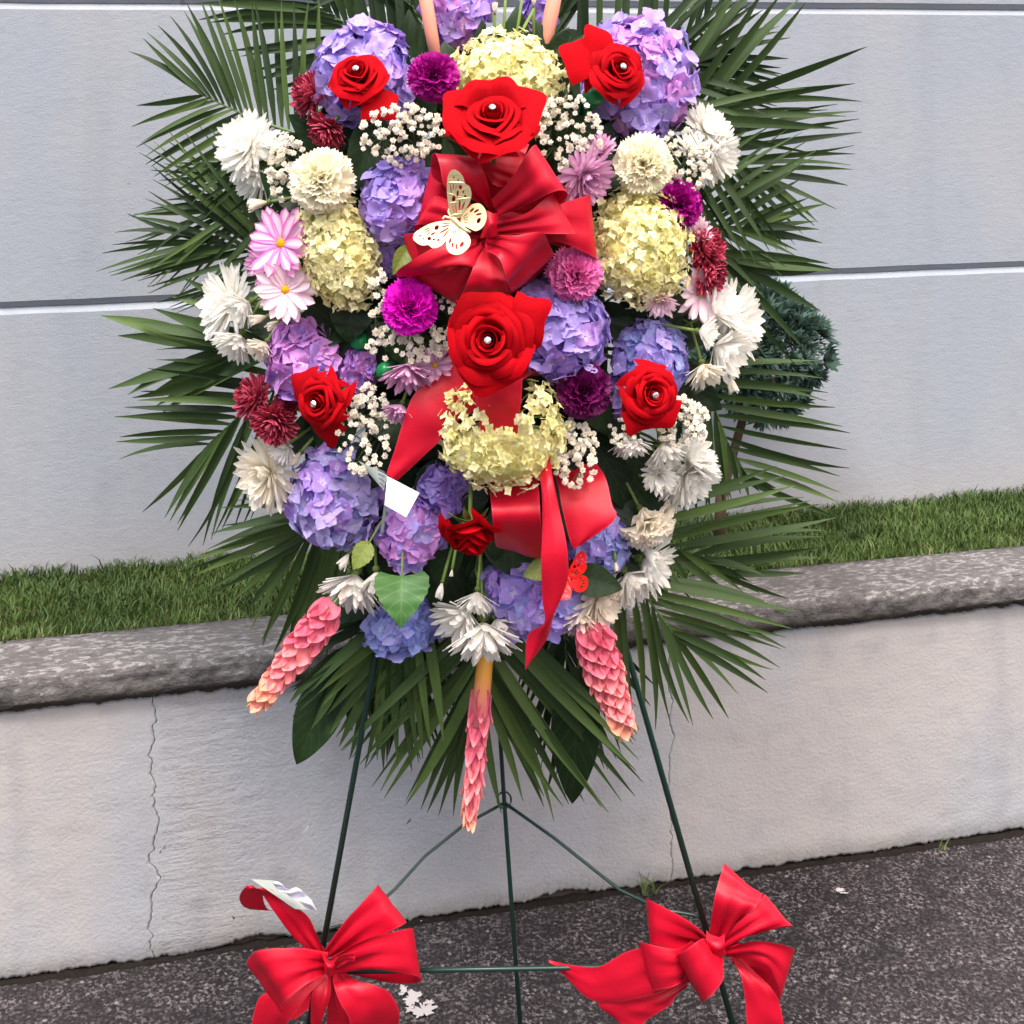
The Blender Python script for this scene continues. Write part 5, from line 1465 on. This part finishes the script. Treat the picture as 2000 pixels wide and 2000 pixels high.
def butterfly(label, u, v, Y, scale, rot, mats, lift):
    P = pt(u, v, Y)
    th = thing('butterfly', label, 'butterfly', orient(P, facing(P, 150, 12), rot))
    k = .09317 / F * Y * scale
    for i, (nm, out, holes, off) in enumerate(WINGS):
        def fn(x, y, dz):
            X, Z = (x - 1100) * k, -(y - 1230) * k
            d = math.hypot(X, Z)
            return (X, Z, dz + d * lift[i])
        obj('wing', plate(smooth_poly(out), [ell(*h) for h in holes], fn, .0006, mats[i], 'wing'), th)
    c = lambda x, y: ((x - 1100) * k, -(y - 1230) * k)
    def sp(pts, r0, r1): return MB().tube([(c(x, y)[0], c(x, y)[1], z) for x, y, z in pts], r0 * k, r1 * k, 8)
    obj('body', sp([(990, 1110, .001), (1060, 1190, .002), (1160, 1290, .002), (1270, 1380, .002), (1390, 1440, .001)], 70, 26).mesh('body', mats[0]), th)
    obj('antenna', sp([(1010, 1130, .002), (950, 1070, .002), (915, 1000, .002), (930, 950, .002), (960, 960, .002)], 26, 24).mesh('antenna', mats[0]), th)
    obj('antenna', sp([(990, 1150, .002), (910, 1115, .002), (840, 1100, .002), (800, 1130, .002), (820, 1155, .002)], 26, 24).mesh('antenna', mats[0]), th)
def gold_mat(name, c, rough=.35, metal=.85):
    m = NT(name); nz = m.noise(m.obj(), 60, 2)
    return m.done(m.mix(nz, c, tuple(min(1, x * 1.1) for x in c[:3]) + (1,)), rough, .5, metal)
GOLD = gold_mat('gold foil', (1.0, .84, .48, 1), .42, .75)
REDF = gold_mat('red glitter foil', hexc('e01008'), .3, .35)
butterfly('gold cut-out butterfly perched on the big red bow', 893, 435, 1.575, 1.0, 0, [GOLD] * 4, [.55, .12, .12, .12])
butterfly('red glitter butterfly half hidden behind the long straight ribbon tail', 1112, 1134, 1.715, .62, -30, [REDF] * 4, [.2, .1, .1, .2])

# ---- cards
PAPER = plain('white card', hexc('fbfbfb'), .6, .3, grain=.02)
CLEAR = plain('pale clear sleeve', hexc('c8d4d0'), .25, .5, grain=.05, trans=.3)
INK = plain('grey print', hexc('6c6870'), .7, .2)
def slab(name, quad, Y, par, O, mat, th=.0006, nrow=8, bend=0.0):
    """quad: four corners in photo pixels with their depth offsets, clockwise from top left."""
    a, b, c, d = [pt(q[0], q[1], Y + q[2]) - O for q in quad]
    bm = MB()
    for off in (0, th):
        bm.grid(6, nrow, lambda s, t: a.lerp(b, (s + 1) / 2).lerp(d.lerp(c, (s + 1) / 2), t) + Vector((0, off - bend * (1 - s * s), 0)))
    return obj(name, bm.mesh(name, mat), par)
CO = pt(775, 970, 1.68)
card = thing('message_card', 'folded white card on the spray between the dusty blue and purple hydrangeas', 'card', Matrix.Translation(CO))
slab('front_leaf', [(756, 930, 0), (819, 963, -.02), (793, 1010, -.02), (751, 986, 0)], 1.68, card, CO, PAPER)
slab('back_leaf', [(700, 900, .03), (756, 928, 0), (750, 958, 0), (730, 936, .02)], 1.685, card, CO, CLEAR)
slab('side_leaf', [(750, 986, .0), (756, 988, .0), (749, 1040, .03), (743, 1042, .03)], 1.685, card, CO, CLEAR)
for i in range(4):
    y = 915 + i * 9
    slab('print_line', [(738 + i, y, .003), (752, y + 7, .0), (751.5, y + 9.5, .0), (737 + i, y + 2.2, .003)], 1.6835, card, CO, INK, .0002, 1)

# ---- bows tied on the easel legs
KL = along(HUB, FL, 1876); KL.y -= .012
bl_ = thing('ribbon_bow', 'red satin bow on the easel leg with a white tag on its tail', 'bow', Matrix.Translation(KL))
Mc = lambda x, y: (400 + x * .2588, 1650 + y * .2588)
YL = KL.y
def lloop(rows, name='bow_loop', n=44, crown=.002): return ribbon(name, rows, bl_, KL, Mc, YL, n, 8, crown)
lloop(back([(905, 770, 960, 870, .0), (1080, 540, 1200, 770, -.02), (1310, 285, 1525, 580, -.015)], .06))
lloop(back([(950, 850, 990, 940, -.01), (1280, 690, 1330, 960, -.05), (1595, 605, 1655, 1000, -.04)], .07, sh=(-40, 70)))
lloop(back([(930, 820, 930, 930, -.01), (620, 785, 760, 1050, -.055), (370, 815, 600, 1180, -.06), (275, 900, 545, 1262, -.045)], .07, sh=(140, 70)))
lloop([(905, 880, 935, 830, .0), (700, 730, 850, 670, -.01), (520, 490, 745, 505, -.02), (400, 330, 620, 420, -.02), (320, 295, 470, 330, -.03), (262, 385, 440, 390, -.01), (300, 470, 470, 470, .01), (500, 495, 540, 490, .02)], 'bow_tail', 30)
lloop([(880, 900, 930, 950, .0), (640, 1060, 810, 1100, -.02), (410, 1150, 640, 1320, -.03), (350, 1360, 600, 1420, -.02), (340, 1700, 620, 1700, -.01)], 'bow_tail')
lloop([(880, 960, 945, 950, .0), (810, 1120, 945, 1150, -.02), (800, 1360, 870, 1370, -.01), (790, 1600, 850, 1610, .0)], 'bow_tail', 14)
lloop([(945, 940, 1000, 960, .01), (930, 1150, 1050, 1160, .0), (915, 1400, 1110, 1400, .01), (900, 1650, 1100, 1640, .02)], 'bow_tail', 14)
lloop([(955, 950, 1030, 960, .0), (990, 1110, 1230, 1040, -.03), (1080, 1300, 1380, 1110, -.035), (1110, 1420, 1470, 1270, -.02), (1150, 1560, 1440, 1420, .0)], 'bow_tail')
ribbon('bow_knot', [(880, 800, 1000, 850, .0), (900, 870, 985, 890, -.015), (900, 950, 990, 960, .0)], bl_, KL, Mc, YL - .02, 8, 6, .01)
ribbon('bow_loop', [(960, 880, 1000, 900, 0), (1060, 810, 1080, 880, -.02), (1135, 810, 1135, 870, -.03), (1080, 850, 1090, 890, -.01), (970, 890, 1000, 900, 0)], bl_, KL, Mc, YL - .03, 14, 5, .002)

KR = along(HUB, FR, 1838); KR.y -= .012
br_ = thing('ribbon_bow', 'red satin bow on the easel leg with a long pointed tail lying level', 'bow', Matrix.Translation(KR))
Nc = lambda x, y: (1000 + x * .3364, 1620 + y * .3364)
YR = KR.y
def rloop(rows, name='bow_loop', n=44, crown=.002): return ribbon(name, rows, br_, KR, Nc, YR, n, 8, crown)
rloop(back([(1150, 620, 1250, 620, .0), (1185, 360, 1420, 440, -.02), (1242, 163, 1468, 350, -.01)], .06, sh=(-20, 90)))
rloop(back([(1185, 630, 1215, 680, .0), (1380, 480, 1440, 600, -.02), (1470, 375, 1630, 555, -.015)], .05))
rloop(back([(1130, 610, 1100, 660, .0), (960, 490, 900, 690, -.03), (750, 372, 775, 640, -.03)], .06, sh=(60, 60)))
rloop(back([(1220, 670, 1240, 720, .0), (1440, 635, 1490, 800, -.03), (1680, 680, 1590, 965, -.025)], .06, sh=(-90, 60)))
rloop([(1250, 730, 1330, 770, .01), (1330, 860, 1510, 920, -.01), (1362, 1110, 1575, 1110, -.01), (1350, 1400, 1590, 1400, .0)], 'bow_tail')
rloop([(1090, 660, 1020, 880, -.01), (720, 690, 820, 960, -.02), (480, 795, 510, 1008, -.01), (212, 755, 222, 775, .01)], 'bow_tail')
rloop([(1040, 850, 1000, 900, .0), (760, 960, 920, 1010, -.01), (500, 1010, 760, 1130, -.005), (660, 1150, 700, 1230, .0)], 'bow_tail')
rloop(back([(1090, 640, 1010, 860, -.01), (930, 700, 960, 900, -.04), (735, 655, 812, 948, -.04)], .05))
rloop(back([(1125, 625, 1225, 720, -.01), (1040, 670, 1190, 930, -.06), (952, 728, 1102, 1006, -.06)], .06))
ribbon('bow_knot', [(1130, 590, 1230, 600, .0), (1130, 650, 1235, 660, -.012), (1140, 700, 1240, 720, .0)], br_, KR, Nc, YR - .015, 8, 6, .01)

TO = pt(560, 1748, YL - .03)
tg = thing('gift_tag', 'small clear tag with crumpled white tissue on a red bow tail', 'tag', Matrix.Translation(TO))
Qc = lambda x, y: (460 + x * .09317, 1700 + y * .09317)
def qslab(name, quad, Y, mat, **k): return slab(name, [Qc(x, y) + (d,) for x, y, d in quad], Y, tg, TO, mat, **k)
qslab('sleeve', [(340, 190, .0), (800, 215, .03), (1700, 830, .03), (1250, 812, .0)], YL - .035, CLEAR)
tb = MB()
tis = catmull([(740, 215, 760, 225), (930, 250, 900, 420), (1100, 390, 1050, 480), (1290, 360, 1200, 600), (1450, 470, 1330, 650), (1600, 640, 1440, 760), (1700, 830, 1500, 815)], 26)
tb.grid(8, 26, lambda s, t: (lambda r: pt(*Qc(r[0] + (r[2] - r[0]) * (s + 1) / 2, r[1] + (r[3] - r[1]) * (s + 1) / 2), YL - .045 - .008 * math.sin(t * 17 + s * 2) * (1 - s * s)) - TO)(tis[int(round(t * 26))]))
obj('tissue', tb.mesh('tissue', plain('white tissue', hexc('e4e4f4'), .7, .2, trans=.3)), tg)
